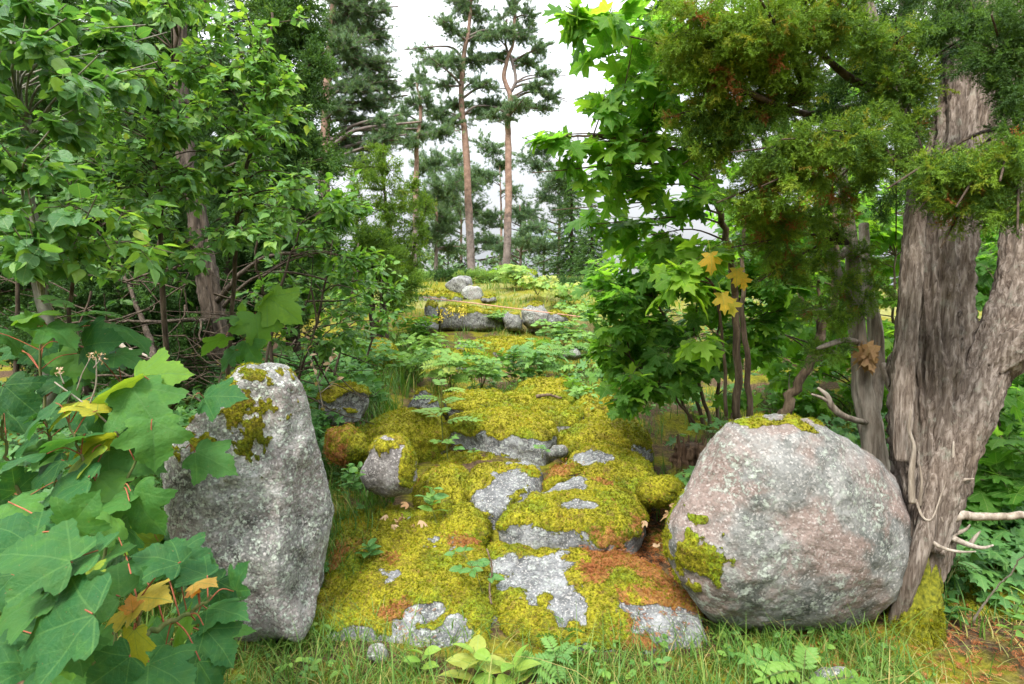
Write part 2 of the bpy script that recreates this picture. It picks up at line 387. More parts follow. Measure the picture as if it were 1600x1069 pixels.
def mat_rock(name, base, dark, light, pink=None, lich=.4, lichcol=(.36, .40, .35), spk=1.0, bd=.016, ls=34):
    m, nt, out = newmat(name); n = N(nt)
    at = n('Attribute', attribute_name='lc'); sep = n('SeparateXYZ'); n.link(at.outputs['Vector'], sep.inputs[0])
    moss, lit, rnd = sep.outputs
    ob = n('TexCoord').outputs['Object']
    n1 = n.noise(ob, 5.5, 8, .68, .4); n2 = n.noise(ob, 2.2, 5, .6); fine = n.noise(ob, 85, 4, .7); g = n.vor(ob, 130)
    col = n.ramp(n1, [(.36, dark), (.5, base), (.62, light)])
    if pink: col = n.mix(n.rng(n.noise(ob, 3.1, 7, .62, .5), .45, .60, 0, .75), col, n.ramp(fine, [(.3, n_c(pink, .6)), (.6, pink), (.8, n_c(pink, 1.35))]))
    gsep = n('SeparateColor'); n.link(g.outputs['Color'], gsep.inputs[0])
    col = n.mix(n.rng(gsep.outputs[0], .62, .95, 0, .45 * spk), col, n.mix(1, col, (.35, .35, .36), 'MULTIPLY'))
    col = n.mix(n.rng(gsep.outputs[1], .70, .98, 0, .4 * spk), col, (.55, .52, .49))
    # lichen crusts: fine bright crumbs inside large patches
    l1 = n.noise(ob, ls, 6, .74); l2 = n.noise(ob, 4.2, 4, .6)
    lm = n.math('MULTIPLY', n.rng(l1, .50, .58), n.rng(l2, .62 - lich * .35, .72 - lich * .35))
    col = n.mix(n.math('MULTIPLY', lm, .85), col, n.ramp(n.noise(ob, 70, 3), [(.3, n_c(lichcol, .75)), (.7, n_c(lichcol, 1.25))]))
    bl = n.math('MULTIPLY', n.rng(n.noise(ob, 27, 5, .7), .60, .66), n.rng(l2, .4, .62))
    col = n.mix(n.math('MULTIPLY', bl, .7), col, (.035, .035, .03))
    # moss carpet
    mn = n.noise(ob, 95, 4, .7); mb = n.noise(ob, 7, 4, .6)
    mcol = n.ramp(mn, [(.30, (.05, .046, .006)), (.47, (.19, .172, .010)), (.68, (.37, .345, .018))])
    mcol = n.mix(n.rng(n.noise(ob, 3.7, 6, .68), .46, .60, 0, .85), mcol, n.mix(1, mcol, (.62, 1.0, .75), 'MULTIPLY'))
    mcol = n.mix(n.rng(n.noise(ob, 6.1, 6, .7), .54, .66, 0, .75), mcol, n.mix(1, mcol, (.50, .46, .8), 'MULTIPLY'))
    mcol = n.mix(n.rng(n.noise(ob, 15, 5, .7), .55, .68, 0, .8), mcol, n.ramp(mn, [(.3, (.06, .035, .01)), (.7, (.22, .14, .03))]))
    mcol = n.mix(n.rng(mb, .40, .68, 0, .7), mcol, n.mix(1, mcol, (.72, .62, .8), 'MULTIPLY'))
    mcol = n.mix(n.rng(n.noise(ob, 29, 6, .78), .57, .66, 0, .65), mcol, n.ramp(mn, [(.3, (.10, .045, .015)), (.65, (.27, .13, .04))]))
    mcol = n.mix(n.rng(n.math('ADD', lit, n.math('MULTIPLY', n.math('SUBTRACT', n.noise(ob, 48, 4, .7), .5), 1.1)), .45, .62, 0, .75), mcol, n.ramp(mn, [(.3, (.13, .045, .02)), (.65, (.34, .13, .05))]))
    flk = n.rng(n.noise(ob, 23, 6, .75), .56, .70, 0, .55); gap = n.rng(n.noise(ob, 13, 6, .75), .60, .72, 0, .5)
    sx = n('SeparateXYZ'); n.link(n('NewGeometry').outputs['Normal'], sx.inputs[0])
    flk = n.math('MULTIPLY', flk, n.rng(sx.outputs[2], .1, .6)) if not pink else 0.0
    mm = n.rng(n.math('ADD', n.math('SUBTRACT', n.math('ADD', moss, flk), gap), n.math('MULTIPLY', n.math('SUBTRACT', n.noise(ob, 42, 5, .7), .5), .75)), .42, .54)
    col = n.mix(mm, col, mcol)
    hgt = n.math('ADD', n.math('ADD', n.math('MULTIPLY', n1, 1.1), n.math('MULTIPLY', fine, .30)), n.math('ADD', n.math('MULTIPLY', mm, n.math('ADD', .25, n.math('MULTIPLY', mn, .5))), n.math('MULTIPLY', lm, .15)))
    n.link(n.pbsdf(col, .88, .2, n.bump(hgt, .95, bd)), out.inputs[0])
    return m
def n_c(c, k): return tuple(min(1, x * k) for x in c)
M_ROCK = mat_rock('grey_mossy_rock', (.14, .142, .145), (.055, .056, .057), (.25, .255, .26), None, .6, (.33, .35, .33))
M_STAND = mat_rock('lichen_stone', (.235, .232, .22), (.065, .063, .057), (.40, .395, .38), (.29, .245, .23), 1.25, (.50, .55, .47), 1.4, .03, 55)
M_BOULD = mat_rock('pink_granite_boulder', (.155, .156, .147), (.062, .068, .06), (.235, .232, .22), (.255, .18, .155), .45, (.33, .36, .31), .8)
M_CONE = mat_rock('brown_grey_stone', (.175, .16, .155), (.10, .09, .088), (.26, .245, .24), (.22, .185, .175), .35, (.32, .33, .31))
M_DROCK = mat_rock('dark_ledge_rock', (.12, .118, .115), (.045, .045, .043), (.24, .24, .235), None, .6, (.32, .33, .30))
# ------------------------------------------------------------------ terrain
PY = [-400, -3, 1.5, 2.3, 2.7, 2.95, 3.3, 3.9, 4.3, 4.7, 6, 7.4, 8.9, 9.45, 9.7, 12, 15, 18, 24, 32, 60, 400]
PZ = [-.5, -.1, -.02, -.06, -.07, 0, .11, .19, .25, .40, .49, .60, .86, .90, 1.12, 1.50, 1.90, 2.0, 1.85, 1.3, .6, .6]
def ground_z(x, y):
    x = np.asarray(x, float); y = np.asarray(y, float)
    z = np.interp(y, PY, PZ)
    p = np.stack([x, y, 0 * x], -1).reshape(-1, 3)
    n = (.05 * vnoise(p * .9, 3) + .022 * vnoise(p * 3.1, 4)).reshape(z.shape)
    far = np.clip(np.hypot(x, y) / 40, 0, 1)
    side = np.clip((np.abs(x) - 2.5) / 5, 0, 1) * np.clip((y - 6) / 6, 0, 1)
    z = z - .10 * np.clip((1.25 - np.abs(x)) / .5, 0, 1) * np.clip((y - 4.4) / .5, 0, 1) * np.clip((9.2 - y) / .5, 0, 1)
    return z + n * np.clip(y / 2.5 + .2, .3, 1.6) - .35 * side * (1 - far)
def Gd(px, py, lo=1.0, hi=22.0):
    r = ray(px, py); ds = np.linspace(lo, hi, 800); q = CAM + ds[:, None] * r
    b = np.where(q[:, 2] <= ground_z(q[:, 0], q[:, 1]))[0]
    return q[b[0]] if len(b) else q[-1]

def build_ground():
    def ax(n, lim, near):
        t = np.linspace(-1, 1, n); return np.sign(t) * (near * np.abs(t) + (lim - near) * np.abs(t) ** 6)
    xs = ax(260, 400, 9); ys = np.concatenate([-np.geomspace(.3, 300, 24)[::-1], np.linspace(0, 16, 230), np.geomspace(16.2, 400, 60)])
    X, Y = np.meshgrid(xs, ys); Z = ground_z(X, Y)
    g = Geo(); nx = len(xs); i = np.arange(len(ys) - 1)[:, None] * nx + np.arange(nx - 1)[None]
    g.add(np.stack([X, Y, Z], -1), [np.stack([i, i + 1, i + nx + 1, i + nx], -1).reshape(-1, 4)])
    m, nt, out = newmat('forest_floor'); n = N(nt)
    ob = n('NewGeometry').outputs['Position']; sp = n('SeparateXYZ'); n.link(ob, sp.inputs[0])
    a = n.noise(ob, 2.1, 5, .6); b = n.noise(ob, 40, 5, .7)
    soil = n.ramp(b, [(.3, (.028, .018, .011)), (.5, (.075, .048, .028)), (.7, (.17, .105, .06))])
    moss = n.ramp(b, [(.3, (.06, .06, .008)), (.55, (.17, .16, .013)), (.75, (.28, .25, .02))])
    grs = n.ramp(b, [(.3, (.03, .05, .01)), (.6, (.09, .13, .02)), (.8, (.20, .20, .05))])
    col = n.mix(n.rng(a, .43, .56), soil, moss)
    hill = n.mix(n.rng(n.noise(ob, 1.3, 4), .42, .58), moss, n.mix(.5, grs, (.30, .26, .10)))
    col = n.mix(n.rng(sp.outputs[1], 8.5, 11), col, hill)
    n.link(n.pbsdf(col, .95, .1, n.bump(b, .8, .02)), out.inputs[0])
    o = g.obj('ground', m, None, (0, 0, 0), True); tag(o, 'mossy rocky forest hillside rising to an open brow', 'ground', kind='structure')
build_ground()

# ------------------------------------------------------------------ rocks
LITTER = []   # points for the fallen orange needles
def vnormals(V, fs):
    nr = np.zeros_like(V)
    for f in fs:
        a, b, c = V[f[:, 0]], V[f[:, 1]], V[f[:, 2]]
        fn = np.cross(b - a, c - a)
        if f.shape[1] == 4: fn = fn + np.cross(c - a, V[f[:, 3]] - a)
        for k in range(f.shape[1]): np.add.at(nr, f[:, k], fn)
    return unit(nr)
def radial(poly, n):
    """polar radius of a star-shaped 2-D outline around its centre"""
    poly = np.asarray(poly, float)
    x, y = poly[:, 0], poly[:, 1]; x2, y2 = np.roll(x, -1), np.roll(y, -1); cr = x * y2 - x2 * y
    ar = cr.sum() / 2; c = A(((x + x2) * cr).sum(), ((y + y2) * cr).sum()) / (6 * ar)
    q = poly - c; q2 = np.roll(q, -1, 0)
    th = np.linspace(0, 2 * math.pi, n, endpoint=False); d = np.stack([np.cos(th), np.sin(th)], 1)
    r = np.zeros(n)
    for a, b in zip(q, q2):
        e = b - a; den = d[:, 0] * e[1] - d[:, 1] * e[0]
        den = np.where(np.abs(den) < 1e-9, 1e-9, den)
        t = (a[0] * e[1] - a[1] * e[0]) / den; u = (a[0] * d[:, 1] - a[1] * d[:, 0]) / den
        ok = (t > 0) & (u >= -1e-6) & (u <= 1 + 1e-6); r = np.where(ok & (t > r), t, r)
    bad = r <= 0; r[bad] = r[~bad].mean()
    w = max(1, n // 84); k = np.hanning(2 * w + 3)[1:-1]; k /= k.sum()
    r = np.convolve(np.concatenate([r[-w:], r, r[:w]]), k, 'valid')
    return c, th, r
def profile(R, H, p, n):
    f = np.linspace(1e-3, math.pi - 1e-3, 2000)
    s = np.sin(f) ** (2 / p); h = np.sign(np.cos(f)) * np.abs(np.cos(f)) ** (2 / p)
    L = np.concatenate([[0], np.cumsum(np.hypot(np.diff(s) * R, np.diff(h) * H))])
    t = np.linspace(0, L[-1], n + 2)[1:-1]
    return np.interp(t, L, s), np.interp(t, L, h)
def closed(grid, top, bot):
    nf, nt_, _ = grid.shape
    V = np.concatenate([grid.reshape(-1, 3), top[None], bot[None]])
    i = np.arange(nf - 1)[:, None] * nt_; j = np.arange(nt_)[None]; j2 = (j + 1) % nt_
    f4 = np.stack([i + j, i + nt_ + j, i + nt_ + j2, i + j2], -1).reshape(-1, 4)
    jj = np.arange(nt_); k = nf * nt_; l = (nf - 1) * nt_
    f3 = np.concatenate([np.stack([jj * 0 + k, jj, (jj + 1) % nt_], 1), np.stack([jj * 0 + k + 1, l + (jj + 1) % nt_, l + jj], 1)])
    return V, [f4, f3]
def finish_rock(name, label, V, fs, seed, mat, size, amp, cuts, moss, group, tuft, cat='rock'):
    nr = vnormals(V, fs)
    ctr = V.mean(0)
    if ((V - ctr) * nr).sum() < 0: fs = [f[:, ::-1] for f in fs]; nr = -nr
    for (n_, off) in cuts:
        n_ = unit(A(*n_)); d = (V - ctr) @ n_; sup = d.max(); ex = np.maximum(0, d - sup * off)
        V = V - n_ * (ex * .93)[:, None]
    V = V + nr * (size * amp * (fbm(V * (1.6 / size), 4, seed) + .35 * (1 - 2 * np.abs(fbm(V * (2.6 / size) + 5, 3, seed + 3)))))[:, None]
    nr = vnormals(V, fs)
    V = V + nr * (.016 * amp / .08 * np.clip(size, .3, 1) * fbm(V * 9, 4, seed + 5) + .004 * fbm(V * 34, 3, seed + 6))[:, None]
    nr = vnormals(V, fs)
    mk = dict(thr=.35, amt=1.0, bare=[], force=[], litter=-1, freq=3.0, nw=.5, tint=(0, .9)); mk.update(moss)
    m = sstep(mk['thr'] - .22, mk['thr'] + .22, nr[:, 2] + mk['nw'] * fbm(V * mk['freq'], 4, seed + 8)) * mk['amt']
    wob = fbm(V * 6, 4, seed + 12)
    for (px, py, d, rx, ry, *k) in mk['bare']:
        c = P(px, py, d); q = V - c; el = np.sqrt((q[:, 0] / (rx / F * d)) ** 2 + (((q @ UP)) / (ry / F * d)) ** 2) if not k else np.sqrt((q[:, 0] / rx) ** 2 + (q[:, 1] / ry) ** 2)
        m = m * sstep(.5, 1.4, el + .45 * wob + .3 * fbm(V * 17, 3, seed + 41))
    for (px, py, d, rx, ry) in mk['force']:
        c = P(px, py, d); q = V - c; el = np.sqrt((q[:, 0] / (rx / F * d)) ** 2 + ((q @ UP) / (ry / F * d)) ** 2)
        m = np.maximum(m, (1 - sstep(.55, 1.25, el + .8 * wob + (.5 + mk.get('brk', 0)) * fbm(V * (19 + 12 * mk.get('brk', 0)), 3, seed + 40))) * (nr @ FW < .5))
    lit = sstep(-.1, .75, fbm(V * 3.1, 4, seed + 15) + mk['litter'] + (mk.get('lx', 0) * (V[:, 0] - ctr[0])))
    V = V + nr * (m * mk.get('lift', 1) * (.008 + .012 * np.clip(1 + fbm(V * 21, 3, seed + 17), 0, 2)))[:, None]
    org = A(ctr[0], ctr[1], V[:, 2].min())
    g = Geo(); g.add(V, fs, np.stack([m, lit, m * 0], 1))
    o = g.obj(name, mat, None, org, True); tag(o, label, cat, group)
    # moss leaflets on the carpet
    f = fs[0]; fc = V[f].mean(1); fn = nr[f].mean(1); fm = m[f].mean(1)
    e1 = V[f[:, 1]] - V[f[:, 0]]; e2 = V[f[:, 3]] - V[f[:, 0]]; ar = np.linalg.norm(np.cross(e1, e2), axis=1)
    vis = ((CAM - fc) * fn).sum(1) > -.05
    w = ar * (fm > .35) * vis * fm; W = w.sum()
    d = np.linalg.norm(ctr - CAM); sz = .0125 * max(1, d / 3.3)
    K = int(min(tuft, W / (sz * sz) * .85))
    if K > 20:
        pk = rng.choice(len(f), K, p=w / W); uv = rng.random((K, 2, 1))
        pos = fc[pk] + e1[pk] * (uv[:, 0] - .5) + e2[pk] * (uv[:, 1] - .5)
        tn = np.clip(.46 + .30 * fbm(pos * 6, 3, 70) + .17 * rng.normal(size=K), *mk['tint'])
        lt = lit[f].mean(1)[pk]; tn = np.where(rng.random(K) < sstep(.4, .95, lt) * .6, .94, tn)
        g2 = Geo(); n_ = unit(fn[pk] + .35 * rng.normal(size=(K, 3)))
        place(g2, T_MOSS, pos, np.cross(n_, unit(rng.normal(size=(K, 3)))), n_, sz * (.7 + .7 * rng.random(K)), tn)
        c = g2.obj('moss', M_MOSSFUZZ, None, org); c.location = (0, 0, 0); c.parent = o; c['kind'] = 'stuff'
    LITTER.append((fc[(lt_ := lit[f].mean(1) + .35 * rng.random(len(f))) > .6], fn[lt_ > .6]))
    return o
def rock_sil(name, label, poly, d, D, seed, mat=None, p=2.6, amp=.06, cuts=(), moss={}, group=None, res=None, tuft=9000, cat='rock', tilt=0.0):
    poly = np.asarray(poly, float)
    c0 = poly.mean(0); pl = np.stack([(poly[:, 0] - c0[0]) / F * d, -(poly[:, 1] - c0[1]) / F * d], 1)[::-1]
    per = np.linalg.norm(np.diff(np.concatenate([pl, pl[:1]]), axis=0), axis=1).sum()
    res = res or max(.011, d * .0028)
    n = int(np.clip(per / res, 32, 300)); c, th, r = radial(pl, n)
    R = per / 6.28; nf = int(np.clip((2 * D + 2 * R) / res / 1.3, 18, 200))
    s, h = profile(R, D, p, nf)
    C = P(c0[0], c0[1], d) + RT * c[0] + UP * c[1]
    dirs = (RT[None] * np.cos(th)[:, None] + UP[None] * np.sin(th)[:, None]) * (1 - .40 * D / d); W_ = unit(C - CAM)
    grid = C + s[:, None, None] * (dirs * r[:, None])[None] - h[:, None, None] * W_[None, None] * D + tilt * h[:, None, None] * UP * D
    V, fs = closed(grid, C - W_ * D + tilt * UP * D, C + W_ * D - tilt * UP * D)
    return finish_rock(name, label, V, fs, seed, mat or M_ROCK, min(2 * R, .8), amp, cuts, moss, group, tuft, cat)
def rock_plan(name, label, poly, d0, z0, slope, thick, seed, mat=None, p=4.0, amp=.05, cuts=(), moss={}, group=None, res=None, tuft=16000, dome=.0):
    """outline of the top face drawn on a sloping plane z = z0 + slope*(y-d0); real thickness below it"""
    pts = []
    for (x, y) in poly:
        r = ray(x, y); t = (z0 - slope * d0 - CAM[2]) / (r[2] - slope * r[1]); pts.append((CAM + r * t)[:2])
    pl = np.array(pts)
    if np.cross(pl[1] - pl[0], pl[2] - pl[1]) < 0 and False: pl = pl[::-1]
    x, y = pl[:, 0], pl[:, 1]
    if (x * np.roll(y, -1) - np.roll(x, -1) * y).sum() < 0: pl = pl[::-1]
    per = np.linalg.norm(np.diff(np.concatenate([pl, pl[:1]]), axis=0), axis=1).sum()
    d = pl[:, 1].mean(); res = res or max(.011, d * .0032)
    n = int(np.clip(per / res, 40, 320)); c, th, r = radial(pl, n)
    R = per / 6.28; nf = int(np.clip((2 * R + thick) / res / 1.2, 20, 200)); s, h = profile(R, thick / 2, p, nf)
    XY = c + s[:, None, None] * (np.stack([np.cos(th), np.sin(th)], 1) * r[:, None])[None]
    top = z0 + slope * (XY[..., 1] - d0)
    Z = top - thick / 2 + h[:, None] * thick / 2 + dome * (1 - s[:, None] ** 2) * (h[:, None] > 0)
    tz = z0 + slope * (c[1] - d0)
    V, fs = closed(np.concatenate([XY, Z[..., None]], -1), A(c[0], c[1], tz + dome), A(c[0], c[1], tz - thick))
    return finish_rock(name, label, V, fs, seed, mat or M_ROCK, min(R, .45), amp, cuts, moss, group, tuft)

PATH = 'mossy stones of the old path'
def z8(*p): return [(440 + x / 2.424, 640 + y / 2.424) for x, y in p]
def z5(*p): return [(500 + x / 3.448, 400 + y / 3.448) for x, y in p]

rock_sil('standing_stone', 'tall upright grey stone crusted with lichen, moss on its left shoulder', [(380, 562), (420, 558), (450, 561), (468, 582), (488, 602), (500, 640), (514, 700), (523, 760), (525, 820), (521, 880), (512, 925), (492, 960), (478, 992), (370, 992), (332, 935), (300, 895), (278, 860), (266, 810), (260, 760), (254, 700), (255, 650), (275, 632), (310, 612), (345, 588)],
         2.5, .34, 3, M_STAND, p=5.0, amp=.05, cuts=[((.86, -.5, .05), .66), ((-.75, -.2, .62), .80), ((.45, -.3, .8), .90), ((.12, -.99, .10), .90)], res=.0085,
         moss=dict(lift=.25, brk=1.0, thr=.98, nw=.75, bare=[(450, 585, 2.4, 60, 40)], force=[(312, 632, 2.3, 46, 22), (360, 600, 2.35, 50, 18), (400, 585, 2.3, 36, 10), (385, 665, 2.2, 24, 40), (300, 680, 2.2, 30, 24), (345, 645, 2.2, 40, 20)], tint=(0, .8)), tuft=5000, cat='standing stone')
rock_sil('granite_boulder', 'huge rounded pink and grey granite boulder leaning against the juniper', [(1135, 664), (1180, 645), (1230, 640), (1280, 653), (1330, 677), (1380, 717), (1410, 762), (1428, 820), (1433, 870), (1415, 930), (1375, 970), (1320, 990), (1250, 995), (1180, 987), (1110, 966), (1078, 925), (1055, 895), (1036, 860), (1038, 825), (1062, 776), (1090, 728), (1110, 693)],
         2.62, .48, 8, M_BOULD, p=2.6, amp=.042, cuts=[((-.6, -.75, .3), .95), ((.45, -.8, .2), .95)], res=.010,
         moss=dict(lift=.4, thr=1.35, nw=.6, force=[(1165, 648, 2.62, 50, 9), (1280, 650, 2.62, 55, 6), (1055, 850, 2.5, 34, 62), (1080, 800, 2.4, 16, 10)]), tuft=6000, cat='boulder')

rock_plan('path_slab', 'broad low moss slab at the foot of the lichen standing stone', [(523, 793), (600, 786), (690, 800), (750, 832), (768, 890), (782, 945), (757, 1000), (690, 1006), (600, 990), (510, 990), (470, 972), (505, 915), (523, 860)],
          2.75, .05, .20, .24, 21, p=5, amp=.055, moss=dict(thr=.30, nw=.9, freq=4, bare=[(663, 940, 2.5, .09, .045, 1), (710, 965, 2.45, .06, .05, 1), (575, 985, 2.4, .20, .05, 1), (690, 985, 2.38, .12, .04, 1), (625, 965, 2.45, .05, .04, 1)], litter=-.25), group=PATH, tuft=26000)
rock_plan('path_slab', 'wide flat slab left of the boulder, half bare grey, strewn with orange needles', [(766, 838), (850, 830), (927, 836), (989, 866), (1045, 898), (1098, 950), (1108, 985), (1010, 1004), (930, 992), (850, 992), (790, 968), (768, 905)],
          2.75, .07, .19, .26, 22, p=5, amp=.045, moss=dict(thr=.18, nw=.55, freq=4, bare=[(835, 905, 2.72, .21, .19, 1), (890, 945, 2.5, .10, .08, 1), (1040, 985, 2.42, .20, .08, 1), (1062, 895, 2.8, .07, .06, 1)], litter=.05, lx=1.3), group=PATH, tuft=30000)
rock_plan('path_slab', 'thick moss covered block with a pale grey peak behind the needle strewn slab', z8((815, 405), (925, 325), (1040, 258), (1110, 222), (1210, 260), (1330, 300), (1375, 350), (1340, 430), (1240, 462), (1100, 448), (920, 425)),
          3.0, .25, .28, .24, 23, p=4.5, amp=.06, moss=dict(thr=.25, nw=.5, bare=[(885, 752, 3.3, .17, .13, 1), (905, 785, 3.05, .10, .05, 1)], litter=-.12, lx=.8), group=PATH, tuft=22000)
rock_plan('path_slab', 'squarish moss block with bare grey corner, right of the cone shaped stone', z8((695, 255), (730, 210), (830, 178), (920, 175), (985, 212), (992, 258), (935, 310), (870, 345), (790, 365), (730, 345)),
          3.35, .26, .20, .26, 24, p=4, amp=.07, moss=dict(thr=.3, nw=.6, bare=[(795, 740, 3.45, .10, .12, 1), (820, 715, 3.7, .14, .09, 1), (765, 765, 3.25, .11, .08, 1)], litter=-.2), group=PATH, tuft=12000)
rock_plan('path_slab', 'moss slab with a long pale bare face, behind the block with the grey peak', z8((1000, 235), (1095, 170), (1140, 118), (1250, 108), (1310, 140), (1390, 200), (1400, 250), (1350, 310), (1200, 262), (1110, 230), (1010, 265)),
          3.6, .37, .16, .24, 25, p=4, amp=.06, moss=dict(thr=.2, nw=.5, bare=[(925, 715, 3.6, .16, .12, 1)], litter=-.2), group=PATH, tuft=12000)
rock_plan('path_step', 'long rounded step stone wholly under moss, left of the bare fronted step', [(548, 668), (585, 652), (630, 641), (690, 639), (698, 668), (650, 680), (590, 684)], 4.35, .48, .16, .34, 26, p=3.6, amp=.07, moss=dict(thr=-.35), group=PATH, tuft=12000, dome=.05)
rock_plan('path_step', 'long step stone with bare grey front under a moss cap', [(700, 655), (715, 640), (780, 637), (850, 647), (880, 665), (850, 682), (770, 672)], 4.4, .47, .12, .32, 27, M_ROCK, p=4.5, amp=.06, moss=dict(thr=.25, nw=.6, bare=[(728, 664, 4.15, .12, .05, 1)]), group=PATH, tuft=12000, dome=.03)
rock_plan('path_step', 'smooth pillow of bright moss at the right end of the steps', [(872, 672), (905, 656), (955, 650), (998, 656), (1014, 672), (985, 686), (930, 690), (890, 688)], 4.25, .43, .14, .28, 28, p=3.2, amp=.05, moss=dict(thr=-1.1), group=PATH, tuft=12000, dome=.04)
rock_sil('cone_stone', 'smooth cone shaped grey stone with a small moss cap beside the standing stone', z8((293, 250), (318, 195), (350, 120), (390, 92), (450, 104), (490, 150), (508, 210), (516, 260), (490, 322), (400, 334), (320, 300)), 3.25, .17, 29, M_CONE, p=2.5, amp=.03, moss=dict(thr=1.6, force=[(610, 688, 3.25, 32, 12), (640, 712, 3.25, 9, 30)]), tuft=4000, cat='stone')
rock_sil('mossy_stone', 'round mossy stone with brown dead grass, tight behind the standing stone', z8((175, 85), (250, 68), (305, 105), (322, 165), (280, 205), (200, 195)), 3.6, .18, 30, p=2.5, amp=.06, moss=dict(thr=-.9, litter=-.2), group=PATH, tuft=6000)
rock_sil('mossy_stone', 'grey stone with moss top and dark slanting face, above the round mossy one', z5((5, 770), (60, 722), (160, 705), (245, 735), (255, 790), (215, 880), (120, 925), (30, 930)), 4.3, .25, 31, M_DROCK, p=3, amp=.07, cuts=[((.5, -.8, -.1), .7)], moss=dict(thr=.35), group=PATH, tuft=7000)
rock_plan('path_slab', 'thin long mossy ledge stone above the bare fronted step', z5((655, 745), (760, 722), (870, 722), (910, 765), (1125, 800), (1130, 850), (900, 832), (700, 805)), 4.9, .545, .10, .13, 32, M_DROCK, p=5, amp=.05, moss=dict(thr=.35), group=PATH, tuft=6000)
rock_plan('mossy_stone', 'large yellow moss hump under the right hand bushes, upper path', [(795, 618), (815, 598), (840, 588), (880, 590), (928, 612), (890, 628), (830, 630)], 5.6, .54, .14, .26, 33, M_DROCK, p=4.2, amp=.07, moss=dict(thr=.28), group=PATH, tuft=7000, dome=.04)
rock_plan('mossy_stone', 'moss hump with a small overhang below the maple leaves', [(898, 628), (920, 608), (962, 612), (990, 630), (978, 648), (930, 655), (905, 648)], 4.9, .49, .16, .28, 34, M_DROCK, p=4.2, amp=.08, moss=dict(thr=.25), group=PATH, tuft=7000, dome=.04)
rock_plan('path_slab', 'flat yellow moss sheet at the middle of the path above the pillow of moss', z5((920, 740), (1050, 725), (1180, 760), (1330, 790), (1420, 840), (1380, 885), (1250, 890), (1120, 800)), 4.95, .50, .08, .16, 35, M_DROCK, p=5, amp=.06, moss=dict(thr=.3), group=PATH, tuft=9000)
rock_sil('dark_stone', 'small dark jagged stone beside the elder sprout', z5((470, 830), (520, 745), (560, 725), (605, 755), (640, 835), (560, 850)), 4.7, .12, 36, M_DROCK, p=3.2, amp=.09, cuts=[((.4, -.8, .4), .6)], moss=dict(thr=.75), tuft=1500, cat='stone')
rock_sil('mossy_stone', 'small upright grey stone standing alone in the middle of the upper path', z5((735, 500), (755, 462), (785, 458), (805, 480), (802, 530), (750, 535)), 8.0, .15, 37, p=3, amp=.06, moss=dict(thr=.7), group=PATH, tuft=1500)
rock_plan('path_slab', 'mossy slab between the flat moss sheet and the leafy clumps of the upper path', [(690, 628), (720, 614), (775, 608), (800, 620), (780, 632), (730, 638)], 5.25, .54, .1, .18, 71, M_DROCK, p=4.5, amp=.07, moss=dict(thr=.3), group=PATH, tuft=6000)
rock_plan('path_slab', 'mossy slab round the small upright stone on the upper path', z5((480, 525), (660, 490), (760, 500), (930, 515), (950, 545), (800, 560), (640, 560)), 8.0, .74, .12, .2, 38, p=3, amp=.08, moss=dict(thr=0), group=PATH, tuft=6000)
rock_plan('path_slab', 'large yellowish moss slab just below the ledge wall', z5((800, 450), (900, 425), (1050, 425), (1210, 455), (1210, 510), (1060, 510), (930, 490)), 8.6, .83, .12, .2, 39, p=3, amp=.08, moss=dict(thr=-.1), group=PATH, tuft=6000)
rock_sil('mossy_stone', 'round brown mossy mound at the left edge of the upper path', z5((265, 480), (300, 448), (350, 452), (400, 490), (425, 570), (360, 600), (280, 590)), 6.8, .35, 40, p=2.4, amp=.08, moss=dict(thr=-.9, litter=-.15), group=PATH, tuft=5000)
LED = 'stones of the low ledge wall'
rock_sil('ledge_stone', 'tall grey block closing the left end of the ledge wall', z5((565, 275), (590, 250), (630, 262), (635, 345), (600, 360), (570, 340)), 9.4, .3, 41, M_ROCK, p=3.5, amp=.06, moss=dict(thr=.75), group=LED, tuft=1500)
rock_sil('ledge_stone', 'low pale grey stone below the left block of the ledge', z5((508, 400), (515, 350), (560, 335), (615, 345), (642, 395), (580, 410)), 8.8, .3, 42, M_ROCK, p=3, amp=.06, moss=dict(thr=.8), group=LED, tuft=1500)
rock_sil('ledge_stone', 'long straight dark edged slab forming the middle of the ledge wall', z5((635, 290), (700, 278), (820, 288), (990, 300), (995, 400), (860, 405), (740, 405), (645, 400)), 9.6, .4, 43, M_DROCK, p=4.5, amp=.04, moss=dict(thr=.7), group=LED, tuft=2500)
rock_sil('ledge_stone', 'dark upright block right of the long ledge slab', z5((980, 330), (1010, 308), (1070, 308), (1090, 350), (1085, 400), (1010, 400)), 9.2, .3, 44, M_DROCK, p=3.8, amp=.06, moss=dict(thr=.7), group=LED, tuft=1500)
rock_sil('ledge_stone', 'big pale lichened block with pointed top in the ledge wall', z5((1088, 290), (1140, 250), (1190, 262), (1230, 310), (1225, 388), (1120, 392), (1092, 360)), 9.2, .35, 45, M_STAND, p=3.2, amp=.06, moss=dict(thr=.85), group=LED, tuft=1500)
rock_sil('ledge_stone', 'right end block of the ledge wall with yellow moss', z5((1222, 310), (1270, 298), (1335, 322), (1340, 350), (1290, 385), (1230, 388)), 9.0, .3, 46, M_ROCK, p=3.2, amp=.06, moss=dict(thr=.5), group=LED, tuft=1500)
rock_sil('hilltop_rock', 'dark angular rock tilted on top of the brow', z5((665, 160), (720, 125), (770, 110), (812, 120), (820, 165), (770, 205), (720, 195)), 12.6, .5, 47, M_DROCK, p=3, amp=.08, cuts=[((-.5, -.8, -.1), .6)], moss=dict(thr=1.1), tuft=800)
rock_sil('hilltop_rock', 'pale lichened rock leaning below the dark hilltop rock', z5((762, 180), (800, 155), (860, 175), (880, 225), (830, 250), (765, 235)), 12.0, .5, 48, M_STAND, p=3, amp=.07, cuts=[((.5, -.8, .1), .65)], moss=dict(thr=1.1), tuft=800)
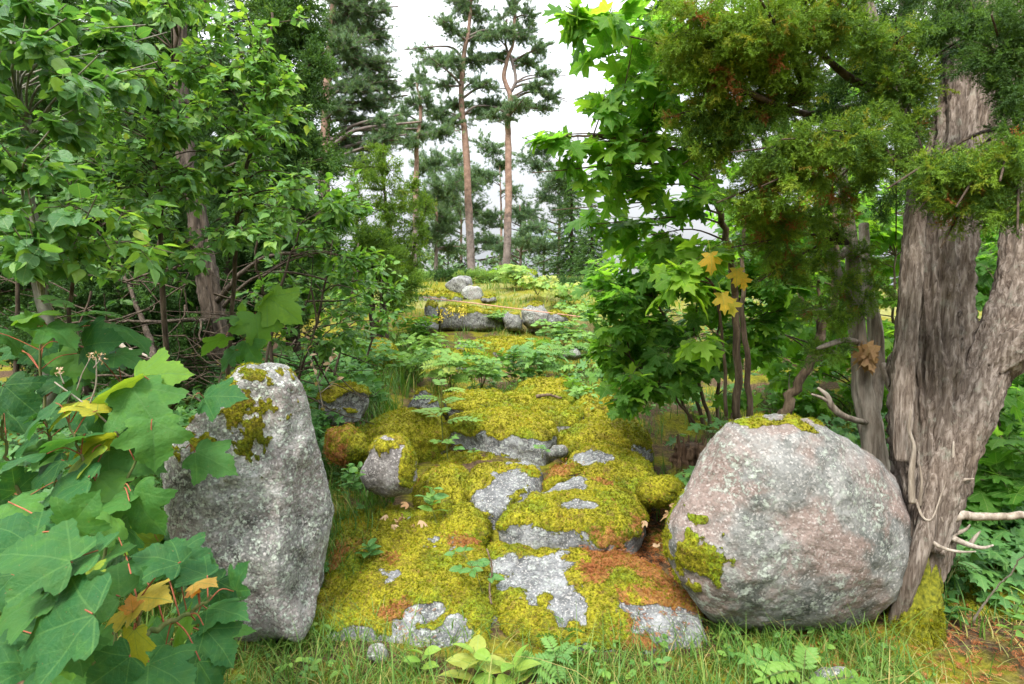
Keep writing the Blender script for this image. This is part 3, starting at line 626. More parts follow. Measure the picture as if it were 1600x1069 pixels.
rock_sil('hilltop_rock', 'small dark flat stone at the foot of the pale hilltop rock', z5((858, 240), (890, 220), (945, 220), (950, 245), (900, 258)), 11.6, .3, 49, M_DROCK, p=3.5, amp=.06, moss=dict(thr=.9), tuft=800)
rock_sil('hilltop_ledge', 'long low grey outcrop left of the hilltop rocks', z5((500, 218), (560, 200), (660, 198), (760, 215), (775, 265), (640, 268), (520, 262)), 11.6, .3, 50, M_DROCK, p=3.5, amp=.05, moss=dict(thr=.45), tuft=2500)
rock_sil('pale_stone', 'pale grey stone half hidden by leaves at the right edge of the path', z5((1305, 520), (1340, 492), (1390, 500), (1415, 540), (1370, 560), (1315, 555)), 6.6, .2, 51, M_STAND, p=2.8, amp=.06, moss=dict(thr=1.1), tuft=500, cat='stone')
rock_sil('mossy_stone', 'small green moss lump between the flat slabs and the boulder', z8((1355, 300), (1385, 272), (1450, 262), (1510, 290), (1515, 335), (1450, 352), (1370, 350)), 3.15, .13, 52, p=2.5, amp=.06, moss=dict(thr=-.9), group=PATH, tuft=5000)
rock_sil('mossy_stone', 'pale stone with moss cheek beside the rotten stump', z8((1325, 150), (1350, 118), (1395, 150), (1412, 195), (1370, 205), (1335, 195)), 3.9, .12, 53, M_STAND, p=3, amp=.06, moss=dict(thr=.7), group=PATH, tuft=1500)
rock_sil('pink_stone', 'small smooth pink stone in front of the steps', z8((1003, 165), (1030, 136), (1075, 135), (1088, 165), (1060, 185), (1015, 185)), 3.9, .09, 54, M_BOULD, p=2.5, amp=.04, moss=dict(thr=1.6), tuft=300, cat='stone')
rock_plan('mossy_stone', 'low brown mossy stone in front of the cone shaped stone', z8((575, 405), (640, 362), (720, 355), (775, 390), (780, 455), (690, 475), (600, 460)), 2.98, .12, .2, .15, 55, p=3, amp=.06, moss=dict(thr=-.5, litter=-.1), group=PATH, tuft=6000, dome=.03)
rock_plan('mossy_stone', 'sunken mossy stone right of the cone shaped stone', z8((515, 265), (560, 215), (670, 200), (715, 235), (705, 335), (600, 365), (530, 345)), 3.4, .20, .22, .22, 56, p=3, amp=.08, moss=dict(thr=-.4, litter=-.2), group=PATH, tuft=6000, dome=.03)
rock_plan('mossy_stone', 'mossy stone sunk in the gap below the bare fronted step', z8((500, 195), (620, 160), (850, 160), (1010, 150), (1010, 190), (850, 215), (700, 232), (560, 238)), 4.0, .20, .16, .2, 57, p=3, amp=.07, moss=dict(thr=-.5, litter=-.1), group=PATH, tuft=7000, dome=.02)
rock_sil('grass_stone', 'pale stone poking from the grass below the left slab', [(570, 1030), (580, 1010), (598, 1006), (606, 1025), (596, 1040)], 2.28, .05, 58, M_STAND, p=2.6, amp=.06, moss=dict(thr=1.5), tuft=200, cat='stone')
rock_sil('grass_stone', 'flat grey stone in the grass under the boulder', [(1262, 1060), (1285, 1043), (1320, 1042), (1345, 1062), (1330, 1085), (1275, 1085)], 2.1, .1, 59, M_STAND, p=2.6, amp=.05, moss=dict(thr=1.2), tuft=300, cat='stone')
rock_sil('mossy_stone', 'dark mossy rock in the shade right of the juniper root', [(1500, 960), (1540, 925), (1600, 905), (1680, 930), (1690, 1010), (1580, 1020), (1510, 1000)], 2.75, .3, 60, M_DROCK, p=2.6, amp=.07, moss=dict(thr=.2, tint=(0, .5)), tuft=5000)

# rotten stump and dry leaves
def stump():
    c = P(1085, 752, 3.75); g = Geo()
    tube(g, spline([c + A(0, 0, -.15), c + A(0, 0, .1), c + A(-.01, 0, .24)], 26), np.linspace(.15, .10, 26), 60, .45, 61)
    for k in range(16):
        a = k * .42; b = c + A(math.cos(a) * .10, math.sin(a) * .10, .20)
        tube(g, spline([b - A(0, 0, .12), b + A(math.cos(a) * .02, 0, .03 + .10 * rng.random())], 4), np.linspace(.022, .004, 4), 5)
    m = mat_bark('rotten_wood', (.03, .018, .012), (.10, .06, .038), (.25, .16, .10), 22, .08, 1.0, (c[2] + .02, .3))
    o = g.obj('stump', m, None, c, False); tag(o, 'rotten brown stump with splintered top and mossy foot', 'stump')
stump()
# ------------------------------------------------------------------ trees
def rand_dir(n):
    return unit(rng.normal(size=(n, 3)))
def foliage(gl, gw, c, rad, n, tpl, size, start, kind, tint, per=9, droop=.35, wr=.0028, twig_tint=.5):
    """one clump: twigs from `start` into an ellipsoid round c, carrying leaves / sprays / tufts"""
    rad = np.broadcast_to(rad, (3,)); nt_ = max(3, int(n / per))
    e = rand_dir(nt_) * (rng.random((nt_, 1)) ** .42) * rad
    end = c + e
    st = start + (c - start) * rng.uniform(.35, 1.0, (nt_, 1)) + e * .12
    mid = (st + end) / 2 + rng.normal(size=(nt_, 3)) * np.mean(rad) * .10 + A(0, 0, .12 * np.mean(rad))
    t = np.linspace(0, 1, 6)[None, :, None]
    pts = (1 - t) ** 2 * st[:, None] + 2 * t * (1 - t) * mid[:, None] + t * t * end[:, None]
    twigs(gw, pts, wr * (.7 + .6 * rng.random(nt_)), twig_tint)
    K = nt_ * per
    ti = np.repeat(np.arange(nt_), per); u = np.tile((np.arange(per) + .5) / per, nt_) * .75 + .27 * rng.random(K)
    u = np.clip(u, .12, 1)
    a = pts[ti]; f = u * 5; i = np.minimum(f.astype(int), 4); w = (f - i)[:, None]
    pos = a[np.arange(K), i] * (1 - w) + a[np.arange(K), i + 1] * w
    tg = unit(a[np.arange(K), i + 1] - a[np.arange(K), i])
    s = size * (.5 + .8 * rng.random(K))
    lo, hi = tint
    # each leaf's tint is drawn at random within the clump's range
    tn = np.clip(lo + (hi - lo) * rng.beta(2, 2.6, K), 0, 1)
    out = unit(pos - c + 1e-4)
    if kind == 'leaf':
        side = unit(np.cross(tg, A(0, 0, 1) + 0 * tg)) * np.where(np.arange(K) % 2, 1, -1)[:, None]
        tip = unit(tg * .5 + side * .7 + out * .35 + A(0, 0, -droop) + .35 * rng.normal(size=(K, 3)))
        nr = A(0, 0, 1) + out * .45 + unit(CAM - pos) * .25 + .42 * rng.normal(size=(K, 3))
        place(gl, tpl, pos + tip * s[:, None] * .35, tip, nr, s, tn)
    elif kind == 'spray':
        tn = np.where((vnoise(pos * 13, 77) > .48) & (rng.random(K) < (.2 if hi > .9 else 0)), .97, tn)
        tip = unit(tg * .6 + out * .4 + A(0, 0, -droop) + .55 * rng.normal(size=(K, 3)))
        place(gl, tpl, pos, tip, rand_dir(K), s, tn)
    else:
        tip = unit(tg * .5 + A(0, 0, .75) + .45 * rng.normal(size=(K, 3)))
        place(gl, tpl, pos, tip, rand_dir(K), s, tn)
def px_path(*p): return np.array([P(x, y, d) for x, y, d in p])
def tree(name, label, cat, stems, clumps, mat_wood, mat_leaf_, tpl, size, kind='leaf', tint=(0, .85), per=9, droop=.35, group=None, sides=10, bark=.10, limb_r=.012, wr=.0028, depth=1.0, crown='crown', base=None, split=False):
    """stems: [(points, r0, r1)] in metres; clumps: (px, py, distance, half width px, half height px, n)"""
    seed = int(rng.integers(1e6))
    root = empty(name, base if base is not None else stems[0][0][0], label, cat, group)
    gl, gw = Geo(), Geo(); allp = []
    for k, (pts, r0, r1) in enumerate(stems):
        n = max(8, int(len(pts) * 6)); sp = spline(pts, n, jit=min(.03, r0 * 1.2), seed=seed + k)
        g = Geo(); tube(g, sp, np.linspace(r0, r1, n) if np.isscalar(r0) else r0, sides, bark, seed + k)
        ob_ = g.obj('trunk' if k == 0 else 'stem', mat_wood, root, None, True)
        if k == 0: trunk = ob_
        allp.append(np.column_stack([sp, np.linspace(r0, r1, n)]))
    allp = np.concatenate(allp)
    for (px, py, d, rx, ry, n) in clumps:
        c = P(px, py, d); rad = A(rx / F * d, depth * .5 * (rx + ry) / F * d, ry / F * d)
        q = allp[:, :3] - c; dist = np.linalg.norm(q + A(0, 0, 1) * 0, axis=1) + np.where(q[:, 2] > .1 * np.linalg.norm(q, axis=1), 3.0, 0) * .3
        b = allp[np.argmin(dist + .25 * np.abs(q[:, 2] + .35 * np.linalg.norm(q[:, :2], axis=1)))]
        st = b[:3]; L = np.linalg.norm(c - st)
        lp = spline([st, st + (c - st) * .45 + A(0, 0, .10 * L) + rng.normal(size=3) * .05 * L, c + (c - st) * .25], 9)
        r = min(limb_r * (.6 + .5 * L), b[3] * .7)
        if split: gw = Geo()
        tube(gw, lp, np.linspace(r, r * .3, 9), 5, 0, 0, .5, False)
        foliage(gl, gw, c, rad, n, tpl, size, lp[4], kind, tint, per, droop, wr)
        if split: lo_ = gw.obj('limb', mat_wood, root, None, True); lo_.parent = trunk
    if gw.n and not split: gw.obj('limbs', mat_wood, root, None, True)
    if gl.n: gl.obj(crown, mat_leaf_, root, None, False)
    return root
def gz(px, py, d):
    p = P(px, py, d); p[2] = float(ground_z(p[0:1], p[1:2])[0]) - .03; return p

# --- pines on the hilltop
def pine(label, pxs, d, r0, r1, clumps, side=(), size=.20, group='pines on the hilltop'):
    clumps = clumps + [(x + rng.uniform(-30, 30), y + rng.uniform(-16, 16), dz + rng.uniform(-.6, .6), rx * .9, ry * .9, n * .35) for (x, y, dz, rx, ry, n) in clumps]
    pts = px_path(*[(x, y, d) for x, y in pxs]); pts[0][2] = float(ground_z(pts[0:1, 0], pts[0:1, 1])[0]) - .2
    st = [(pts, r0 * .82, r1 * .8)] + [(px_path(*[(x, y, d) for x, y in s]), r0 * .38, r1 * .7) for s in side]
    return tree('pine_tree', label, 'tree', st, [(x, y, d + dz, rx * 1.2, ry * 1.3, n * 2.4) for (x, y, dz, rx, ry, n) in clumps], M_PBARK, M_PINE, T_PINE, size * .82, 'tuft', (0, 1), 7, 0, group, 12, .08, .045, .010, 1.0, split=True)
pine('tall straight pine with bare orange trunk, left of the forked one', [(737, 440), (733, 330), (727, 220), (721, 160), (724, 90), (733, 40), (738, -40)], 23, .21, .07,
     [(722, 8, 0, 34, 22, 170), (752, 30, .5, 26, 20, 120), (700, 45, -.5, 28, 18, 130), (738, 62, .3, 30, 18, 150), (770, 60, -.4, 22, 16, 90), (672, 95, .4, 30, 14, 130), (700, 100, -.6, 30, 18, 150), (742, 100, .4, 30, 18, 150), (692, 132, .5, 26, 14, 110), (752, 135, -.4, 28, 14, 110), (715, 165, .3, 36, 12, 130), (684, 180, -.4, 30, 12, 110), (752, 178, .5, 30, 12, 110), (706, 192, 0, 40, 10, 110), (735, -20, 0, 40, 25, 150)])
pine('tall pine whose trunk forks into two bent stems, right of the straight one', [(789, 445), (794, 330), (794, 230), (793, 185), (797, 150), (788, 120), (795, 85), (803, 60), (806, -30)], 23, .20, .06,
     [(800, 15, 0, 26, 20, 130), (830, 30, .5, 22, 24, 120), (792, 50, -.4, 26, 16, 120), (815, 60, .4, 26, 14, 110), (845, 75, -.3, 18, 20, 90), (780, 90, .5, 20, 14, 90), (828, 100, .3, 30, 14, 130), (852, 118, -.4, 20, 14, 80), (866, 155, .5, 22, 12, 90), (840, 140, -.3, 26, 12, 100), (770, 165, .4, 34, 12, 130), (806, 168, -.5, 36, 12, 130), (850, 172, .4, 28, 10, 90), (770, 185, 0, 40, 9, 100), (812, -20, 0, 40, 25, 150)],
     side=[[(795, 150), (806, 125), (800, 95), (790, 70), (792, 30)]])
pine('slim dark pine with thin crooked top, left of the two tall pines', [(645, 440), (649, 340), (651, 235), (657, 180), (652, 130)], 21, .16, .05,
     [(655, 118, 0, 14, 22, 60), (640, 135, .4, 20, 14, 70), (668, 150, -.3, 18, 14, 60), (645, 165, .3, 22, 16, 70), (628, 195, -.3, 30, 20, 130), (660, 205, .4, 34, 16, 120), (690, 212, 0, 30, 14, 100), (636, 225, -.4, 30, 14, 100), (600, 215, .3, 30, 22, 120)])
for lab, x, y0, d, r, cl in [
    ('thin young pine right behind the straight orange trunk', 719, 300, 33, .13, [(719, 285, 40, 26), (700, 320, 40, 22), (740, 330, 36, 22), (690, 360, 34, 20), (716, 250, 30, 22), (745, 290, 22, 30)]),
    ('thin pine between the two tall trunks with crossing dead branches', 781, 260, 31, .12, [(770, 235, 30, 20), (790, 262, 26, 16), (765, 280, 24, 16), (800, 300, 20, 16)]),
    ('bushy dark pine filling the gap under the forked pine crown', 872, 250, 30, .14, [(840, 262, 36, 18), (875, 280, 34, 20), (850, 312, 34, 16), (880, 330, 30, 18), (840, 240, 30, 14), (815, 330, 30, 16), (890, 300, 26, 26)]),
    ('low bushy pine between the dark slim pine and the orange trunk', 680, 250, 27, .13, [(668, 262, 34, 28), (690, 300, 36, 28), (660, 320, 34, 28), (695, 345, 36, 22), (670, 370, 34, 22), (700, 392, 30, 16)]),
    ('low spreading pine on the brow right of the forked pine', 812, 320, 26, .10, [(805, 340, 30, 14), (838, 358, 32, 12), (815, 378, 36, 14), (850, 390, 34, 14), (780, 392, 26, 14), (760, 345, 26, 16), (745, 380, 24, 14)])]:
    pine(lab, [(x, 440), (x + 2, (440 + y0) / 2), (x, y0)], d, r, .03, [(a, b, rng.uniform(-1.5, 1.5), c, e, int(c * e * .26)) for a, b, c, e in cl], size=.24)
pine('big dense pine rising left of the sky gap', [(505, 440), (507, 260), (509, 190), (512, 120), (520, 20), (530, -80)], 15, .20, .08,
     [(560, 20, 0, 50, 30, 330), (590, 60, .4, 36, 26, 250), (545, 80, -.5, 50, 28, 330), (590, 105, 0, 40, 22, 260), (600, 130, .5, 28, 18, 150), (560, 140, -.4, 46, 22, 280), (588, 165, .3, 36, 16, 180), (530, 175, 0, 40, 22, 200), (565, 195, .4, 40, 14, 150), (520, 40, 0, 40, 40, 250), (500, 120, .5, 36, 40, 250), (602, 15, 0, 22, 20, 100), (540, -20, 0, 70, 40, 300), (480, 220, .5, 30, 30, 160), (600, 190, -.5, 24, 12, 90), (545, 225, .3, 40, 22, 160), (600, 225, -.3, 34, 20, 140), (625, 205, .4, 26, 14, 90), (565, 255, 0, 44, 20, 150), (520, 265, .5, 36, 24, 130)], size=.15)
def spruce(label, x, yb, yt, d, w, n=26, group='spruces beyond the brow'):
    pts = px_path((x, yb, d), (x, yt, d)); cl = []
    root = empty('spruce_tree', pts[0], label, 'tree', group); g = Geo(); tube(g, spline(pts, 12), np.linspace(.12, .015, 12), 8, .05); g.obj('trunk', M_DBARK, root, None, True)
    gl, gw = Geo(), Geo(); h = pts[1][2] - pts[0][2]; W = w / F * d
    for k in range(n):
        t = (k + .4) / n; z = pts[0] + A(0, 0, h * t); m = 9; a = rng.random() * 6 + np.arange(m) * 6.283 / m; L = W * (1.05 - t) * rng.uniform(.75, 1.1, m)
        dr = np.stack([np.cos(a), np.sin(a), -.30 + 0 * a], 1); s = np.linspace(.1, 1, 6)
        pts2 = z + dr[:, None] * L[:, None, None] * s[None, :, None]; twigs(gw, pts2, .014)
        q = pts2[:, 1:].reshape(-1, 3); dd = np.repeat(dr, 5, 0); q = np.concatenate([q, q]); dd = np.concatenate([dd + A(.5, .3, 0), dd - A(.5, .3, 0)])
        place(gl, T_SPRUCE, q, unit(dd + .4 * rng.normal(size=dd.shape)), A(0, 0, 1), .34 * W / .9 * (1.15 - t) * rng.uniform(.7, 1.2, len(q)), rng.beta(2, 3, len(q)))
    gw.obj('limbs', M_DBARK, root, None, True); gl.obj('crown', M_JUND, root, None)
spruce('dark spruce beside the maple at the right of the brow', 893, 450, 225, 26, 42)
spruce('dark low spruce behind the maple leaves right of the brow', 925, 455, 300, 22, 40)

for lab, x, yt, d, w_ in [('tall spruce closing the view behind the aspen', 40, -260, 11, 190), ('tall spruce closing the view behind the old leaning trunk', 230, -300, 10, 190), ('spruce behind the dark juniper, next to the big pine', 400, -120, 12, 130)]: spruce(lab, x, 470, yt, d, w_, 34, 'spruces behind the left thicket')
for lab, x, y, d, w_, h_, n_ in [('pale birch scrub on the far slope between the pine trunks', 700, 405, 34, 130, 34, 26), ('pale birch scrub on the far slope right of the forked pine', 850, 395, 36, 80, 40, 20), ('birch scrub on the far slope behind the slim pine', 610, 380, 30, 60, 60, 18)]:
    tree('birch_scrub', lab, 'shrub', [(px_path((x, y + 70, d), (x, y, d), (x + 5, y - h_, d)), .08, .02)], [(rng.uniform(x - w_, x + w_), rng.uniform(y - h_, y + h_), d + rng.uniform(-2, 2), 26, 20, 90) for _ in range(n_)], M_DBARK, M_PINE, T_OVATE, .26, 'leaf', (.2, 1), 9, .4, 'scrub beyond the brow', limb_r=.02, wr=.01)
for x, yt, d, w_ in [(1500, -60, 17, 130), (1680, -160, 15, 140), (1880, -40, 18, 130), (2100, -150, 17, 150), (1780, 60, 22, 120)]: spruce('tall dark spruce standing far beyond the thick juniper trunk', x, 480, yt, d, w_, 26, 'spruces beyond the juniper')
# --- junipers
def juniper_bush(label, x, yb, yt, d, w, tint, n, mat=None, size=.10, group='junipers by the path', nst=3, tpl=None, per=8):
    b = gz(x, yb, d); top = P(x, yt, d); st = []
    for k in range(nst): st.append((np.array([b + A(.06 * k, 0, 0), b + (top - b) * .5 + A(rng.normal() * .12 * w / 60, .08 * k, 0), top + A(rng.normal() * .3 * w / F * d, 0, -.1 * k)]), .035 * d / 4, .008))
    cl = []
    for k in range(n):
        t = rng.random(); yy = yb + (yt - yb) * (.1 + .9 * t); ww = w * (1.0 - .75 * t ** 1.5)
        t = (k + rng.random()) / n; yy = yb + (yt - yb) * (.04 + .96 * t); ww = w * (1.0 - .75 * t ** 1.5)
        cl.append((x + rng.uniform(-1, 1) * ww, yy, d + rng.uniform(-.6, .6) * w / F * d, 18 + 20 * (1 - t), 20 + 16 * (1 - t), 76))
    return tree('juniper_bush', label, 'tree', st, cl, M_DBARK, mat or M_JUN, tpl or T_JUNF, size, 'spray', tint, per, -.25, group, 8, .1, .02, .004, 1.0)
tree('juniper_bush', 'light green juniper bush left of the brow', 'tree', [(px_path((612, 465, 8.6), (608, 380, 8.6), (600, 300, 8.6), (598, 225, 8.6)), .05, .01), (px_path((625, 465, 8.7), (650, 380, 8.7), (668, 310, 8.7)), .04, .01), (px_path((600, 465, 8.5), (565, 380, 8.5), (548, 300, 8.5)), .04, .01)],
     [(598, 235, 8.6, 16, 22, 70), (585, 262, 8.6, 26, 20, 80), (615, 268, 8.5, 26, 20, 80), (560, 285, 8.5, 26, 24, 80), (600, 298, 8.3, 34, 20, 100), (640, 300, 8.6, 26, 22, 80), (545, 320, 8.6, 28, 24, 90), (580, 330, 8.3, 34, 22, 110), (620, 335, 8.3, 34, 22, 110), (662, 325, 8.6, 34, 14, 80), (650, 355, 8.5, 30, 20, 90), (555, 360, 8.5, 34, 22, 100), (595, 368, 8.3, 36, 22, 110), (635, 385, 8.4, 34, 22, 100), (570, 400, 8.5, 36, 22, 100), (610, 410, 8.4, 36, 22, 100), (650, 415, 8.6, 22, 20, 70), (590, 440, 8.4, 40, 20, 110), (630, 440, 8.4, 30, 18, 80)], M_DBARK, M_JUN, T_JUNF, .17, 'spray', (.42, .89), 8, -.15, 'junipers by the path', 8, .1, .02, .004, 1.0)
juniper_bush('drooping green juniper by the left edge of the upper path', 590, 475, 370, 7.2, 60, (.3, .85), 18, size=.16)
juniper_bush('tall dark juniper behind the birch saplings', 455, 520, -90, 6.2, 75, (.05, 1), 74, M_JUND, .20, nst=2)
juniper_bush('dark juniper thicket behind the aspen, far left', 60, 560, -80, 5.4, 110, (0, .75), 74, M_JUND, .19)
juniper_bush('dark juniper around the old leaning trunk', 250, 560, -80, 5.2, 115, (0, .8), 84, M_JUND, .19)
juniper_bush('low dark juniper boughs under the birches', 170, 590, 410, 4.7, 150, (0, .7), 44, M_JUND, .17)
juniper_bush('dark juniper behind the old leaning trunk', 370, 540, 120, 6.0, 80, (0, .8), 40, M_JUND, .18)
M_DBARKJ = mat_bark('dark_juniper_bark', (.02, .016, .012), (.065, .05, .038), (.13, .105, .085), 50, .06, 1.0)
# old leaning juniper trunk in the thicket, with crooked mossy limbs
root = empty('old_juniper', gz(345, 545, 4.6), 'old leaning juniper trunk with fissured bark in the dark thicket', 'tree')
g = Geo(); tube(g, spline(px_path((345, 560, 4.6), (332, 480, 4.6), (318, 400, 4.6), (305, 320, 4.6), (290, 240, 4.6), (282, 150, 4.6), (280, 20, 4.6)), 60), np.linspace(.085, .05, 60), 40, .22, 91); g.obj('trunk', M_DBARKJ, root, None, True)
g = Geo()
for pth, r in [(((340, 470, 4.55), (365, 440, 4.4), (400, 410, 4.3), (450, 395, 4.3), (500, 405, 4.4)), .045), (((350, 480, 4.5), (390, 440, 4.3), (440, 425, 4.2), (480, 430, 4.2)), .03), (((330, 500, 4.5), (270, 500, 4.2), (215, 505, 4.1), (170, 500, 4.0)), .035), (((240, 580, 4.0), (232, 530, 4.1), (210, 470, 4.2), (190, 420, 4.3)), .05), (((318, 400, 4.55), (270, 360, 4.3), (210, 345, 4.2)), .03), (((300, 300, 4.55), (360, 260, 4.4), (420, 250, 4.4)), .03)]:
    g = Geo(); tube(g, spline(px_path(*pth), 22, .02, int(r * 1e4)), np.linspace(r * .55, r * .2, 22), 12, .15, 5); g.obj('limb', M_DBARKJ, root, None, True)
root2 = empty('dead_brush', gz(260, 590, 3.9), 'tangle of fallen dead juniper twigs in the dark thicket', 'brushwood'); g = Geo()
for k in range(170):
    a = P(rng.uniform(90, 520), rng.uniform(430, 610), rng.uniform(3.6, 4.8)); dv = unit(A(rng.normal(), .4 * rng.normal(), .45 * rng.normal())) * rng.uniform(.2, .7)
    tube(g, spline([a, a + dv * .5 + rng.normal(size=3) * .05, a + dv], 7, .02, k), np.linspace(rng.uniform(.003, .009), .002, 7), 4, 0, 0, .5, False)
g.obj('twigs', M_DBARK, root2, None, True)
def stick(label, pts, r0, r1=.004, mat=None, name='dead_branch', fork=()):
    g = Geo(); p = px_path(*pts); tube(g, spline(p, 24, .008, len(label)), np.linspace(r0, r1, 24), 9, .12, len(label))
    for f, r in fork: tube(g, spline(px_path(*f), 14, .006, 3), np.linspace(r, r * .35, 14), 7, .1, 4)
    o = g.obj(name, mat or M_STICK, None, p[0], True); return tag(o, label, 'branch')
stick('pale broken branch lying in the left thicket above the maple', [(185, 535, 3.5), (200, 547, 3.45), (225, 555, 3.4), (237, 562, 3.4)], .016)
stick('second pale fallen branch under the broken one in the left thicket', [(175, 555, 3.6), (195, 565, 3.5), (235, 578, 3.4)], .010)

# --- left side broadleaves
def cl_fill(x0, y0, x1, y1, d, n, r, k, dj=.3):
    return [(rng.uniform(x0, x1), rng.uniform(y0, y1), d + rng.uniform(-dj, dj), r * rng.uniform(.7, 1.3), r * rng.uniform(.55, 1.0), k) for _ in range(n)]
tree('aspen_tree', 'young aspen with round leaves and smooth grey stem, at the far left', 'tree',
     [(px_path((78, 640, 2.5), (66, 420, 2.5), (48, 300, 2.45), (38, 160, 2.4), (22, 30, 2.4), (5, -120, 2.4)), .026, .013)],
     cl_fill(-30, -30, 130, 200, 2.1, 18, 48, 46, .3) + cl_fill(-30, 200, 170, 420, 2.1, 17, 46, 40, .3) + cl_fill(90, 0, 220, 160, 2.4, 10, 46, 42),
     M_ABARK, M_ASPEN, T_ASPEN, .054, 'leaf', (0, .82), 7, .5, limb_r=.007, wr=.002)
tree('birch_sapling', 'dark stemmed birch sapling in the middle of the left thicket', 'tree',
     [(px_path((262, 620, 3.2), (250, 320, 3.0), (248, 235, 2.95), (268, 120, 2.9), (290, -20, 2.9)), .014, .008)],
     cl_fill(150, -20, 340, 130, 2.7, 19, 46, 70) + cl_fill(130, 120, 350, 300, 2.7, 23, 46, 74) + cl_fill(150, 290, 350, 430, 2.8, 16, 42, 60),
     M_DBARK, M_BIRCH, T_BIRCH, .044, 'leaf', (.05, .95), 7, .55, group='birch saplings', limb_r=.006, wr=.0018)
tree('birch_sapling', 'slender birch sapling nearest the pines, leaning right', 'tree',
     [(px_path((355, 610, 3.4), (372, 330, 3.1), (392, 240, 3.0), (405, 130, 2.95), (425, 20, 2.95)), .013, .006)],
     cl_fill(320, 30, 460, 140, 2.85, 12, 38, 60) + cl_fill(310, 140, 450, 280, 2.85, 17, 40, 64) + cl_fill(330, 260, 490, 400, 2.9, 17, 40, 60) + cl_fill(430, 100, 500, 220, 3.0, 4, 26, 26) + [(470, 30, 2.9, 26, 18, 12)],
     M_DBARK, M_BIRCH, T_BIRCH, .043, 'leaf', (.1, .95), 7, .55, group='birch saplings', limb_r=.006, wr=.0018)
tree('birch_sapling', 'low birch shoots with pale leaves over the foreground maples', 'tree',
     [(px_path((120, 640, 2.6), (110, 470, 2.5), (130, 380, 2.4), (200, 330, 2.4)), .010, .005)],
     cl_fill(20, 330, 280, 430, 2.25, 14, 40, 26), M_DBARK, M_BIRCH, T_BIRCH, .056, 'leaf', (.2, 1), 7, .55, group='birch saplings', limb_r=.005, wr=.0018)
tree('alder_shrub', 'leafy shrub with several thin stems behind the standing stone', 'shrub',
     [(px_path((430, 640, 4.0), (415, 470, 4.0), (400, 400, 3.9), (420, 330, 3.9)), .014, .006), (px_path((400, 640, 3.8), (440, 450, 3.8), (470, 350, 3.8)), .012, .005), (px_path((455, 640, 4.2), (500, 480, 4.2), (520, 370, 4.2)), .012, .005)],
     cl_fill(400, 290, 570, 420, 3.9, 20, 40, 56) + cl_fill(400, 400, 570, 540, 4.1, 22, 40, 54), M_DBARK, M_BUSH, T_OVATE, .064, 'leaf', (.05, .88), 8, .4, group='shrubs left of the path', limb_r=.006, wr=.002)
tree('alder_shrub', 'lower leafy shrub spilling towards the upper path', 'shrub',
     [(px_path((520, 600, 5.2), (545, 480, 5.2), (560, 380, 5.2)), .012, .005), (px_path((560, 600, 5.6), (590, 500, 5.6), (600, 420, 5.6)), .012, .005)],
     cl_fill(510, 390, 620, 520, 5.3, 18, 34, 44), M_DBARK, M_BUSH, T_OVATE, .066, 'leaf', (.2, .9), 8, .4, group='shrubs left of the path', limb_r=.006, wr=.002)
for lab, x, y, d, w, n in [('green bush deep in the thicket behind the aspen', 20, 430, 4.4, 150, 26), ('green bush deep in the thicket below the birches', 180, 420, 4.7, 120, 20)]:
    tree('hazel_bush', lab, 'shrub', [(px_path((x, 620, d), (x + 10, y, d), (x - 20, y - 160, d)), .02, .006), (px_path((x + 30, 620, d), (x + 60, y, d), (x + 90, y - 130, d)), .02, .006)],
         cl_fill(x - w, y - 250, x + w, y + 120, d, n, 55, 50, .4), M_DBARK, M_BUSH, T_OVATE, .075, 'leaf', (.05, .6), 8, .4, group='shrubs left of the path', limb_r=.008, wr=.002)

# --- right side maples
MAP = 'maples right of the path'
tree('maple_tree', 'tall maple with large leaves hanging against the white sky', 'tree',
     [(px_path((1152, 660, 3.5), (1150, 520, 3.4), (1146, 430, 3.35), (1128, 345, 3.2), (1090, 250, 3.0), (1062, 180, 2.9), (1045, 60, 2.8), (1040, -60, 2.8)), .024, .010),
      (px_path((1170, 660, 3.55), (1166, 520, 3.5), (1160, 420, 3.5), (1175, 300, 3.5)), .020, .009),
      (px_path((1085, 245, 3.0), (1010, 222, 2.6), (940, 214, 2.5), (880, 212, 2.4)), .009, .004),
      (px_path((1055, 150, 2.85), (1000, 90, 2.6), (950, 50, 2.5)), .008, .004)],
     [(955, 20, 2.3, 55, 38, 26), (1010, 40, 2.4, 45, 45, 34), (985, 100, 2.4, 48, 34, 24), (1030, 130, 2.5, 50, 45, 36), (945, 140, 2.4, 28, 20, 8), (960, 178, 2.5, 45, 24, 16), (905, 30, 2.3, 30, 24, 8), (880, 10, 2.3, 22, 18, 5), (1060, 80, 2.6, 40, 55, 36),
      (860, 215, 2.4, 40, 20, 16), (905, 228, 2.45, 42, 26, 24), (960, 225, 2.5, 45, 28, 30), (1010, 225, 2.6, 50, 40, 36), (900, 275, 2.5, 30, 24, 10), (1060, 240, 2.8, 55, 50, 46), (960, 285, 2.7, 48, 30, 26), (1010, 300, 2.7, 55, 40, 40), (920, 330, 2.9, 30, 22, 12), (1090, 310, 2.9, 55, 45, 44), (975, 350, 2.9, 55, 36, 36), (1040, 370, 2.9, 60, 38, 44), (1105, 170, 2.8, 45, 60, 40), (1130, 60, 2.9, 60, 60, 36), (1200, 60, 3.1, 60, 80, 40), (1000, 150, 2.7, 55, 50, 34), (1040, 90, 2.8, 55, 55, 40), (1030, 200, 2.8, 55, 45, 40), (975, 250, 2.8, 50, 36, 30), (1060, 320, 3.1, 60, 50, 46), (1000, 390, 3.2, 60, 40, 44), (1110, 400, 3.2, 55, 40, 34), (1100, 240, 3.1, 60, 60, 46), (1020, 10, 2.7, 60, 40, 36), (940, 90, 2.6, 34, 30, 12)],
     M_MBARK, M_MAPLE, T_MAPLE, .10, 'leaf', (.15, .82), 5, .55, MAP, limb_r=.007, wr=.002)
